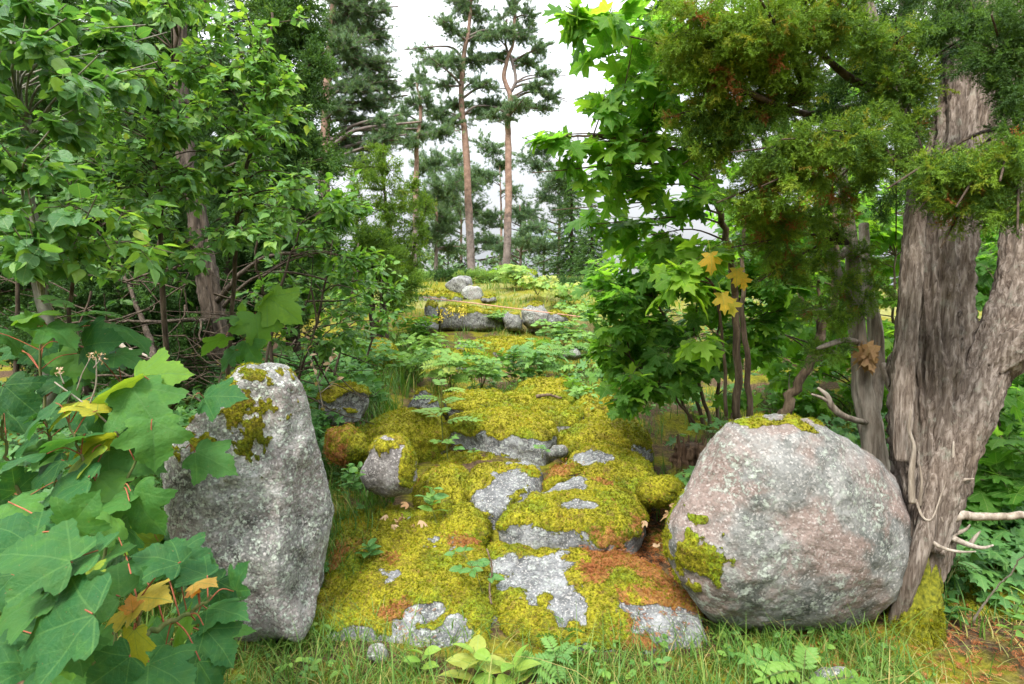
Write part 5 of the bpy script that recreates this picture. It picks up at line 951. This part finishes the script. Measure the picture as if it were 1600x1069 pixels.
# ------------------------------------------------------------------ herbs
def herb(label, px, py, d, h, kind, n=8, size=.05, tint=(.2, .8), lean=0.0, name='leafy_plant', cat='plant', group='wild plants on the path', stems=1, mat=None, r=.002, spread=.25):
    b = P(px, py, d)
    if d > 4.5: b[2] = max(b[2], float(ground_z(b[0:1], b[1:2])[0]))
    root = empty(name, b, label, cat, group); gs, gl = Geo(), Geo()
    for s_ in range(stems):
        dv = A(lean + spread * rng.normal() * (stems > 1), spread * rng.normal() * (stems > 1) - .05, 1)
        hh = h * rng.uniform(.75, 1.1); s = spline([b - A(0, 0, .02), b + dv * hh * .5 + rng.normal(size=3) * .05 * hh, b + dv * hh + A(lean * hh * .3, 0, -.05 * hh)], 14)
        tube(gs, s, np.linspace(r, r * .5, 14), 5, 0, 0, .5, False)
        for k in range(n):
            t = .3 + .7 * (k + .5) / n; i = min(12, int(t * 13)); q = s[i]; up = unit(s[i + 1] - s[i])
            a = k * 1.571 + rng.normal() * .3 if kind != 'pinnate' else k * 2.4
            out = A(math.cos(a), math.sin(a), 0); sz = size * (1.15 - .45 * t) * rng.uniform(.8, 1.2)
            tn = rng.uniform(*tint)
            if kind == 'opposite':
                for sg in (1, -1):
                    tp = unit(out * sg + up * .35 + A(0, 0, -.1) + .15 * rng.normal(size=3)); place(gl, T_OVATE, q, tp, up - tp * .2 + .2 * rng.normal(size=3), sz, tn)
            elif kind == 'trefoil':
                e = q + (out * .9 + up * .45) * sz * 1.0; tube(gs, np.array([q, (q + e) / 2 + up * .01, e]), .0011, 4, 0, 0, .5, False)
                for sg in (-1.25, 0, 1.25):
                    ca, sa = math.cos(sg), math.sin(sg); o2 = A(out[0] * ca - out[1] * sa, out[0] * sa + out[1] * ca, .05 - .15 * rng.random())
                    place(gl, T_OVATE, e, o2, up + .25 * rng.normal(size=3) - FW * .3, sz * (1 if sg == 0 else .8), tn)
            elif kind == 'palmate':
                e = q + (out * .9 + up * .5) * sz * .9; tube(gs, np.array([q, (q + e) / 2 + up * .01, e]), .0011, 4, 0, 0, .5, False)
                place(gl, T_MAPLEL, e, unit(out + A(0, 0, -.25)), up + .25 * rng.normal(size=3) - FW * .3, sz * 1.2, tn)
            else:
                L = sz * 3.2; m = 6; tp = unit(out + up * .55); sd = unit(np.cross(tp, up)); w = np.linspace(.2, 1, m)
                mids = [q + tp * L * u - A(0, 0, .35 * L) * u * u for u in w]
                tube(gs, np.array([q] + mids), .0011, 4, 0, 0, .5, False)
                for u, mm in zip(w, mids):
                    for sg in (1, -1): place(gl, T_LEAFLET, mm, unit(sd * sg + tp * .5 - A(0, 0, .12)), up + .15 * rng.normal(size=3) - FW * .25, sz * (1.15 - .35 * abs(u - .5)), tn)
                place(gl, T_LEAFLET, mids[-1], unit(tp - A(0, 0, .5)), up, sz, tn)
    gs.obj('stem', M_STEM, root, None, True); gl.obj('leaves', mat or M_HERB, root, None, True)
    return root
herb('blue green sprig with oval leaves growing between the two front slabs', 755, 925, 2.62, .20, 'trefoil', 7, .072, (.2, .45), -.35)
herb('small rosette of four pointed leaves on the moss of the left slab', 578, 874, 2.85, .09, 'opposite', 4, .085, (.3, .5))
herb('bright yellow green seedling with big leaves in the grass at the bottom edge', 745, 1075, 2.12, .19, 'opposite', 5, .13, (.78, .95), -.05)
herb('second bright seedling right beside the yellow green one at the bottom edge', 792, 1085, 2.1, .15, 'opposite', 4, .12, (.75, .92), .1)
herb('small pale seedling in the grass below the left slab', 655, 1050, 2.2, .12, 'opposite', 3, .08, (.7, .9), .15)
herb('upright plant with long smooth leaves right of the cone shaped stone', 682, 812, 3.1, .25, 'opposite', 5, .10, (.35, .7), -.05)
herb('trailing leafy plant between the standing stone and the cone shaped stone', 545, 775, 3.05, .20, 'opposite', 6, .065, (.3, .6), -.05, stems=3)
herb('small cut leaved plant at the left foot of the bare fronted step', 700, 715, 3.95, .16, 'trefoil', 5, .065, (.4, .7), stems=2)
herb('tiny plant sprouting by the pink stone', 848, 712, 3.75, .09, 'trefoil', 4, .035, (.4, .7), stems=2)
herb('pair of small round leaves under the bare fronted step', 740, 712, 4.0, .06, 'opposite', 2, .05, (.4, .7))
herb('elder sprout with drooping pale leaflets standing over the steps', 692, 690, 4.1, .50, 'pinnate', 7, .075, (.55, .85), 0, r=.004)
herb('bluish green bushy plant with oval leaves above the mossy steps', 592, 640, 5.0, .42, 'opposite', 6, .12, (.2, .5), 0, stems=7, spread=.5)
herb('rowan seedling with long feathered leaves in front of the boulder', 1262, 1085, 2.0, .12, 'pinnate', 5, .062, (.45, .75), -.2)
herb('rowan shoot with one feathered leaf at the left edge above the maples', 92, 520, 2.3, .14, 'pinnate', 3, .055, (.35, .55), .25)
herb('sycamore seedling with lobed leaves between the stump and the boulder', 1105, 690, 3.3, .16, 'palmate', 6, .065, (.35, .6), .2, stems=2)
herb('ferny cow parsley plant in the grass under the wide slab', 868, 1062, 2.2, .15, 'pinnate', 7, .035, (.4, .6), 0, stems=3, spread=.5)
herb('broad leaved plant in the shade right of the mossy root', 1480, 985, 2.5, .16, 'opposite', 4, .09, (.1, .35), .3, stems=2)
herb('feathery plant by the dead snags of the juniper', 1480, 905, 2.6, .14, 'pinnate', 5, .03, (.2, .45), .2, stems=2)
herb('nettle like plant in the corner right of the juniper root', 1580, 1010, 2.1, .22, 'opposite', 6, .07, (.5, .8), .1, stems=2)
for i, (x, y, d, h, kd, n, sz, ti, st, lab) in enumerate([
    (640, 592, 6.2, .30, 'trefoil', 6, .075, (.3, .7), 5, 'raspberry clump behind the bluish plant'),
    (705, 612, 5.9, .36, 'pinnate', 5, .05, (.45, .85), 5, 'tall light green plant clump in the middle of the path'),
    (752, 606, 6.0, .30, 'trefoil', 6, .07, (.3, .7), 5, 'raspberry clump right of the tall light green clump'),
    (805, 600, 6.2, .34, 'opposite', 6, .08, (.2, .5), 6, 'dark leafy clump above the flat moss sheet'),
    (845, 590, 6.4, .34, 'pinnate', 5, .05, (.25, .5), 6, 'feathery leaved clump above the yellow moss hump'),
    (790, 640, 5.2, .12, 'trefoil', 5, .05, (.3, .6), 3, 'low cut leaved plant at the moss sheet below the clumps'),
    (905, 575, 6.6, .34, 'trefoil', 6, .08, (.25, .6), 6, 'leafy clump beside the half hidden pale stone'),
    (950, 610, 5.6, .28, 'palmate', 6, .07, (.25, .6), 5, 'lobed leaved clump under the maple shrub'),
    (915, 640, 5.2, .22, 'opposite', 5, .075, (.4, .7), 4, 'broad leaved plant at the edge of the yellow moss hump'),
    (880, 540, 7.6, .30, 'trefoil', 6, .085, (.3, .7), 6, 'green clump right of the upper moss slab'),
    (560, 590, 6.0, .34, 'trefoil', 6, .08, (.15, .5), 6, 'dark green clump left of the mossy mound'),
    (665, 560, 7.4, .28, 'pinnate', 5, .045, (.4, .7), 5, 'fresh green clump left of the small upright stone'),
    (735, 555, 7.5, .16, 'trefoil', 5, .06, (.4, .7), 4, 'low clump at the foot of the small upright stone'),
    (935, 520, 8.4, .34, 'trefoil', 6, .09, (.3, .75), 6, 'bushy clump at the right end of the ledge wall'),
    (895, 505, 9.2, .24, 'trefoil', 5, .08, (.4, .8), 5, 'clump in front of the right end block of the ledge'),
    (840, 460, 11.0, .30, 'palmate', 6, .10, (.6, .85), 6, 'pale green tall herbs right of the hilltop rocks'),
    (880, 478, 10.4, .34, 'palmate', 6, .10, (.55, .85), 6, 'pale green herbs nearest the ledge on the open slope'),
    (805, 446, 13, .35, 'pinnate', 6, .08, (.55, .8), 5, 'pale feathery herbs on the brow under the forked pine'),
    (650, 535, 7.8, .30, 'opposite', 6, .085, (.2, .6), 5, 'leafy plant below the low ledge stone'),
    (620, 500, 8.6, .36, 'trefoil', 6, .095, (.3, .75), 6, 'leafy clump left of the ledge wall'),
    (775, 510, 9.2, .20, 'trefoil', 5, .07, (.35, .7), 5, 'plants growing along the foot of the long ledge slab')]):
    herb(lab, x, y, d, h * 1.25, kd, n + 2, sz * 1.35, (ti[0] + .12, ti[1] + .12), 0, stems=st + 4, spread=.55, r=.003)
for x, y, lab in [(705, 515, 'tallest of the yellow flower spikes by the ledge'), (688, 520, 'yellow flower spike just left of the tallest one'), (722, 512, 'yellow flower spike just right of the tallest one')]:
    b = P(x, y, 8.6); root = empty('flower_spike', b, lab, 'flower', 'yellow flowers below the ledge'); g = Geo(); tube(g, np.array([b, b + A(.01, 0, .15), b + A(0, 0, .32)]), .003, 4); g.obj('stem', M_STEM, root)
    g = Geo(); K = 40; place(g, T_LEAFLET, b + A(0, 0, .18) + np.column_stack([rng.normal(size=K) * .03, rng.normal(size=K) * .03, rng.random(K) * .17]), rand_dir(K), rand_dir(K), .05, rng.random(K)); m, nt, out = newmat('yellow_petal'); n = N(nt); n.link(n.pbsdf((.62, .50, .06), .7), out.inputs[0]); g.obj('petals', m, root)
# dried umbel and withered plant
root = empty('dried_umbel', P(185, 690, 1.9), 'dried pale umbel stalk among the left maple leaves', 'plant'); g = Geo()
for pth, r in [(((190, 685, 1.9), (150, 645, 1.88), (85, 597, 1.86)), .004), (((140, 632, 1.88), (150, 600, 1.87), (150, 560, 1.86)), .003), (((120, 610, 1.87), (128, 585, 1.86), (142, 558, 1.86)), .002), (((146, 575, 1.86), (158, 560, 1.85)), .002), (((100, 600, 1.86), (92, 580, 1.85)), .002)]: tube(g, spline(px_path(*pth), 10), np.linspace(r, r * .5, 10), 6)
g.obj('stalks', M_STICK, root, None, True); g = Geo(); place(g, T_LEAFLET, np.concatenate([P(x, y, 1.86) + .008 * rng.normal(size=(14, 3)) for x, y in [(142, 556), (158, 558), (92, 578)]]), rand_dir(42), rand_dir(42), .014, .9); g.obj('seed_heads', M_DRYLEAF, root)
root = empty('withered_plant', P(500, 620, 3.6), 'withered plant with whitish leaves just right of the standing stone top', 'plant'); g = Geo(); gl = Geo()
for pth in [((505, 640, 3.6), (495, 590, 3.6), (480, 545, 3.55)), ((498, 600, 3.6), (515, 570, 3.6), (520, 545, 3.6)), ((500, 615, 3.6), (530, 590, 3.6))]:
    s = spline(px_path(*pth), 10); tube(g, s, np.linspace(.003, .0015, 10), 5); q = s[4:]; place(gl, T_OVATE, q, unit(rand_dir(6) + A(0, 0, -.2)), rand_dir(6) + UP, .045, .6 + .4 * rng.random(6))
g.obj('stem', M_STICK, root); gl.obj('leaves', M_DRYLEAF, root)

# ------------------------------------------------------------------ low shrubs along the brow
for lab, x, y, d, w, h in [('low green heath shrub at the left end of the brow', 650, 440, 14.5, 46, 16), ('low green heath shrub on the brow just behind the dark hilltop rock', 705, 436, 14.5, 50, 14), ('bushy heath shrub on the brow under the straight pine', 762, 438, 14.5, 36, 14), ('flat heath shrub on the brow under the forked pine', 800, 444, 14.5, 40, 10), ('dark low juniper mound at the right end of the brow', 890, 452, 13.5, 32, 12), ('broom like heath shrub between the hilltop rocks and the left shrubs', 735, 440, 14.2, 34, 13)]:
    c = P(x, y, d); c[2] = float(ground_z(c[0:1], c[1:2])[0]); root = empty('heath_shrub', c, lab, 'shrub', 'heath shrubs along the brow'); gl, gw = Geo(), Geo()
    foliage(gl, gw, P(x, y, d), A(w, w, h) / F * d, 620, T_JUNF, .20, c + A(0, 0, .05), 'spray', (.45, 1) if 'dark' not in lab else (0, .5), 8, -.7, .006)
    gw.obj('twigs', M_DBARK, root); gl.obj('foliage', M_JUND if 'dark' in lab else M_HERB, root)

# ------------------------------------------------------------------ stuff: grass, ground cover, litter
def blades(g, x, y, L, w, tint, lean=.5):
    K = len(x); z = ground_z(x, y) - .01; b = np.stack([x, y, z], 1)
    a = rng.random(K) * 6.283; dr = np.stack([np.cos(a), np.sin(a), 0 * a], 1); sd = np.stack([-np.sin(a), np.cos(a), 0 * a], 1)
    bend = lean * (.3 + 1.1 * rng.random(K)); t = np.linspace(0, 1, 5); v = []
    for k, u in enumerate(t):
        c = b + dr * (L * bend * u ** 1.8)[:, None] + A(0, 0, 1) * (L * (u - .38 * bend * u ** 2.4))[:, None]; ww = (w * (1 - u ** 1.6) + .0002)[:, None]
        v += [c - sd * ww, c + sd * ww]
    v = np.stack(v, 1); o = np.arange(K)[:, None] * 10; i = np.arange(4)[None] * 2
    f = np.stack([o + i, o + i + 1, o + i + 3, o + i + 2], -1).reshape(-1, 4)
    lc = np.zeros((K, 10, 3)); lc[..., 2] = tint[:, None]; g.add(v, [f], lc)
def zone(g, n, x0, x1, y0, y1, L, w, tint, keep=None, lean=.5, clump=1.3):
    x = rng.uniform(x0, x1, n); y = rng.uniform(y0, y1, n); p = np.stack([x, y, 0 * x], 1)
    k = (vnoise(p * 2.2, 31) + .6 * vnoise(p * 6, 32)) * clump + rng.random(n) > .25
    if keep is not None: k &= keep(x, y)
    x, y = x[k], y[k]; K = len(x)
    blades(g, x, y, rng.uniform(*L, K) * np.where((np.abs(x) < 1.3) & (y < 2.6) & (y > 1.9), .62, 1), w * rng.uniform(.6, 1.3, K), np.clip(rng.beta(2.2, 2.4, K) * (tint[1] - tint[0]) + tint[0] + (rng.random(K) < .05) * .4, 0, 1), lean)
g = Geo()
zone(g, 9500, -1.75, 2.0, 1.55, 2.38, (.05, .20), .0024, (.1, .95), lambda x, y: rng.random(len(x)) < np.where((np.abs(x + .05) < .85), np.clip((2.42 - y) * 3.2, .05, 1), 1), .6)
zone(g, 12000, -2.8, -.72, 2.2, 4.4, (.10, .28), .003, (.1, .8), None, .55, 1.0)
zone(g, 7000, -2.6, -1.0, 4.2, 8.6, (.14, .34), .005, (.25, .85), None, .6)
zone(g, 12000, -4.2, 5.0, 9.8, 17, (.06, .20), .008, (.5, 1.0), None, .6, 1.4)
zone(g, 7000, .85, 3.2, 2.1, 5.5, (.08, .24), .003, (.05, .7), None, .6, 1.2)
zone(g, 3500, -.9, 1.6, 5.4, 9.3, (.08, .22), .005, (.3, .9), None, .6, 1.6)
zone(g, 1500, -1.25, 1.6, 1.7, 2.4, (.16, .36), .0024, (.3, .95), None, .95)
zone(g, 3500, -1.75, 2.2, 1.55, 2.45, (.05, .15), .0026, (.86, 1.0), None, 1.5, .8)
zone(g, 1500, -2.6, -.9, 2.2, 4.2, (.08, .2), .003, (.86, 1.0), None, 1.3, .8)
tag(g.obj('grass', M_GRASS, None, (0, 0, 0)), 'green grass growing in front of the slabs and along the path', 'grass', kind='stuff')
# small leaved ground cover
g = Geo(); gw = Geo()
def cover(n, x0, x1, y0, y1, size, h, tint, thr=-.1):
    x = rng.uniform(x0, x1, n); y = rng.uniform(y0, y1, n); k = vnoise(np.stack([x, y, 0 * x], 1) * 1.6, 44) > thr; x, y = x[k], y[k]; K = len(x)
    b = np.stack([x, y, ground_z(x, y)], 1); m = 5
    for j in range(m):
        a = rng.random(K) * 6.283; o = np.stack([np.cos(a), np.sin(a), 0 * a], 1); pos = b + A(0, 0, 1) * (h * rng.uniform(.25, 1, K))[:, None] + o * size * .4
        place(g, T_OVATE if size < .07 else T_MAPLEL, pos, unit(o + A(0, 0, -.15) + .25 * rng.normal(size=(K, 3))), A(0, 0, 1) - FW * .3 + .35 * rng.normal(size=(K, 3)), size * rng.uniform(.6, 1.2, K), rng.uniform(*tint, K))
cover(420, -2.6, -1.0, 4.4, 9.0, .06, .20, (.1, .65))
cover(420, .55, 2.6, 4.6, 9.5, .06, .22, (.15, .65))
cover(200, -.9, .7, 5.6, 7.6, .055, .15, (.25, .7), .0)
cover(420, 1.0, 6.0, 3.2, 8.5, .085, .30, (.15, .65))
cover(300, -3.6, -.9, 2.2, 5.0, .06, .14, (.0, .45))
cover(900, -4.2, -1.25, 2.4, 6.0, .085, .38, (.0, .5), -.7)
cover(560, 1.75, 4.2, 2.45, 4.2, .085, .26, (.05, .5), -.6)
cover(240, .8, 4.5, 9.3, 14, .08, .2, (.4, .85), .1)
cover(150, -1.3, 1.6, 1.55, 2.35, .035, .08, (.4, .85), .0)
tag(g.obj('ground_cover', M_HERB, None, (0, 0, 0)), 'low leafy ground cover beside the path', 'ground cover', kind='stuff')
# fallen orange juniper needles and twigs
g = Geo()
for fc, fn in LITTER:
    if not len(fc): continue
    d = np.linalg.norm(fc - CAM, axis=1); ok = d < 4.2; fc, fn = fc[ok], fn[ok]
    if not len(fc): continue
    K = min(1500, len(fc) // 4); i = rng.integers(0, len(fc), K)
    place(g, T_JUNF, fc[i] + fn[i] * .012 + .006 * rng.normal(size=(K, 3)), unit(np.cross(fn[i], rand_dir(K))), fn[i], .022 * rng.uniform(.6, 1.3, K), rng.random(K))
K = 1500; x = rng.uniform(.55, 1.15, K); y = rng.uniform(2.6, 3.7, K); pos = np.stack([x, y, ground_z(x, y) + .01], 1); place(g, T_JUNF, pos, unit(rand_dir(K) * A(1, 1, .2)), A(0, 0, 1), .04 * rng.uniform(.6, 1.3, K), rng.random(K))
K = 900; x = rng.uniform(1.2, 2.2, K); y = rng.uniform(1.8, 2.7, K); pos = np.stack([x, y, ground_z(x, y) + .01], 1); place(g, T_JUNF, pos, unit(rand_dir(K) * A(1, 1, .2)), A(0, 0, 1), .035 * rng.uniform(.6, 1.3, K), rng.random(K))
M_LITTER = mat_leaf('fallen_needles', [(0, (.16, .05, .02)), (.5, (.36, .13, .05)), (1, (.50, .22, .10))], .15, .8, .1, None)
tag(g.obj('needle_litter', M_LITTER, None, (0, 0, 0)), 'orange fallen juniper needles strewn over the slabs', 'fallen needles', kind='stuff')
# single dry leaves
def dry(pts, label, group, size):
    for (x, y, d) in pts:
        g = Geo(); c = P(x, y, d); n_ = A(0, -.4, 1) + .45 * rng.normal(size=3); place(g, [leaf_tpl(MAPLE_H, .25, .5, 1.3, 4), leaf_tpl(MAPLE_H, .25, -.6, .9, 4)], c, unit(rand_dir(1)[0] * A(1, 1, .2)), n_, size * rng.uniform(.7, 1.2), rng.random(), .6)
        tag(g.obj('dry_leaf', M_DRYLEAF, None, c, True), label, 'dry leaf', group)
dry([(605, 806, 3.0), (620, 812, 2.98), (632, 806, 3.02), (645, 822, 2.95), (612, 822, 2.95), (638, 792, 3.05), (655, 815, 2.98)], 'pale brown curled dry leaf lying in the small heap on the left slab', 'dry leaves heaped on the left slab', .055)
dry([(1040, 772, 3.05), (1046, 786, 3.02), (1048, 800, 3.0), (1012, 818, 2.95), (1025, 850, 2.9)], 'brown withered leaf lying in the gap between the slabs and the boulder', 'withered leaves in the gap by the boulder', .07)
stick('thin brown twig lying down the seam between the two front slabs', [(760, 858, 2.70), (768, 890, 2.62), (764, 925, 2.55), (768, 944, 2.5)], .004, .005, M_MBARK, 'fallen_twig')
stick('curved brown stick lying on the yellow moss below the maple shrub', [(838, 620, 4.95), (855, 617, 4.9), (878, 622, 4.85)], .016, .010, M_MBARK, 'fallen_stick')
# rope across the hillside
g = Geo(); tube(g, spline(px_path((622, 456, 9.3), (660, 464, 9.15), (740, 474, 9.0), (820, 484, 8.85), (915, 496, 8.6)), 40), .008, 6); m, nt, out = newmat('pink_rope'); n = N(nt); n.link(n.pbsdf((.52, .26, .20), .8), out.inputs[0])
tag(g.obj('rope', m, None, P(622, 456, 9.3), True), 'thin pinkish rope strung across the slope above the ledge', 'rope')

# ------------------------------------------------------------------ sky, sun, camera
w = bpy.data.worlds.new('World'); scene.world = w; w.use_nodes = True
nt = w.node_tree; nt.nodes.clear(); n = N(nt)
SUN_EL, SUN_AZ = 52, 205
sky = n('TexSky', sky_type='NISHITA'); sky.sun_disc = False; sky.sun_elevation = math.radians(SUN_EL); sky.sun_rotation = math.radians(SUN_AZ); sky.air_density = 1.0
tc = n('TexCoord'); mp = n('Mapping'); mp.inputs['Scale'].default_value = (1, 1, 2.2); n.link(tc.outputs['Generated'], mp.inputs[0])
cn = n.noise(mp.outputs[0], 2.6, 6, .58, .3); cl_ = n.rng(cn, .27, .40)
sz = n('SeparateXYZ'); n.link(tc.outputs['Generated'], sz.inputs[0])
elev = n.rng(sz.outputs[2], .02, .85, .30, 1.75)
cloud = n.mix(1.0, n.ramp(n.noise(mp.outputs[0], 4.0, 6, .62), [(.32, (8.3, 9.0, 9.8)), (.66, (10.6, 10.8, 11.0))]), elev, 'MULTIPLY')
bg = n('Background'); n.link(n.mix(cl_, sky.outputs[0], cloud), bg.inputs[0]); bg.inputs[1].default_value = .095
wo = n('OutputWorld'); n.link(bg.outputs[0], wo.inputs[0])
sl = bpy.data.lights.new('sun', 'SUN'); sl.energy = 2.6; sl.angle = math.radians(14); sl.color = (1, .96, .88)
so = bpy.data.objects.new('sun', sl); COL.objects.link(so); so.rotation_euler = (math.radians(90 - SUN_EL), 0, math.radians(180 - SUN_AZ))
cam = bpy.data.cameras.new('camera'); cam.lens = 20; cam.sensor_width = 36; cam.clip_start = .05; cam.clip_end = 2000
cam.dof.use_dof = True; cam.dof.focus_distance = 3.2; cam.dof.aperture_fstop = 7
co = bpy.data.objects.new('camera', cam); COL.objects.link(co); co.location = CAM; co.rotation_euler = (math.radians(86), 0, 0); scene.camera = co
scene.view_settings.view_transform = 'Standard'; scene.view_settings.look = 'None'; scene.view_settings.exposure = 1.3; scene.view_settings.gamma = 1
cy = scene.cycles
cy.max_bounces = 10; cy.diffuse_bounces = 5; cy.glossy_bounces = 3; cy.transmission_bounces = 6; cy.transparent_max_bounces = 8
cy.use_denoising = True; cy.denoiser = 'OPENIMAGEDENOISE'; cy.denoising_input_passes = 'RGB_ALBEDO_NORMAL'; cy.use_adaptive_sampling = True; cy.adaptive_threshold = .02
cy.sample_clamp_indirect = 8; cy.caustics_reflective = False; cy.caustics_refractive = False
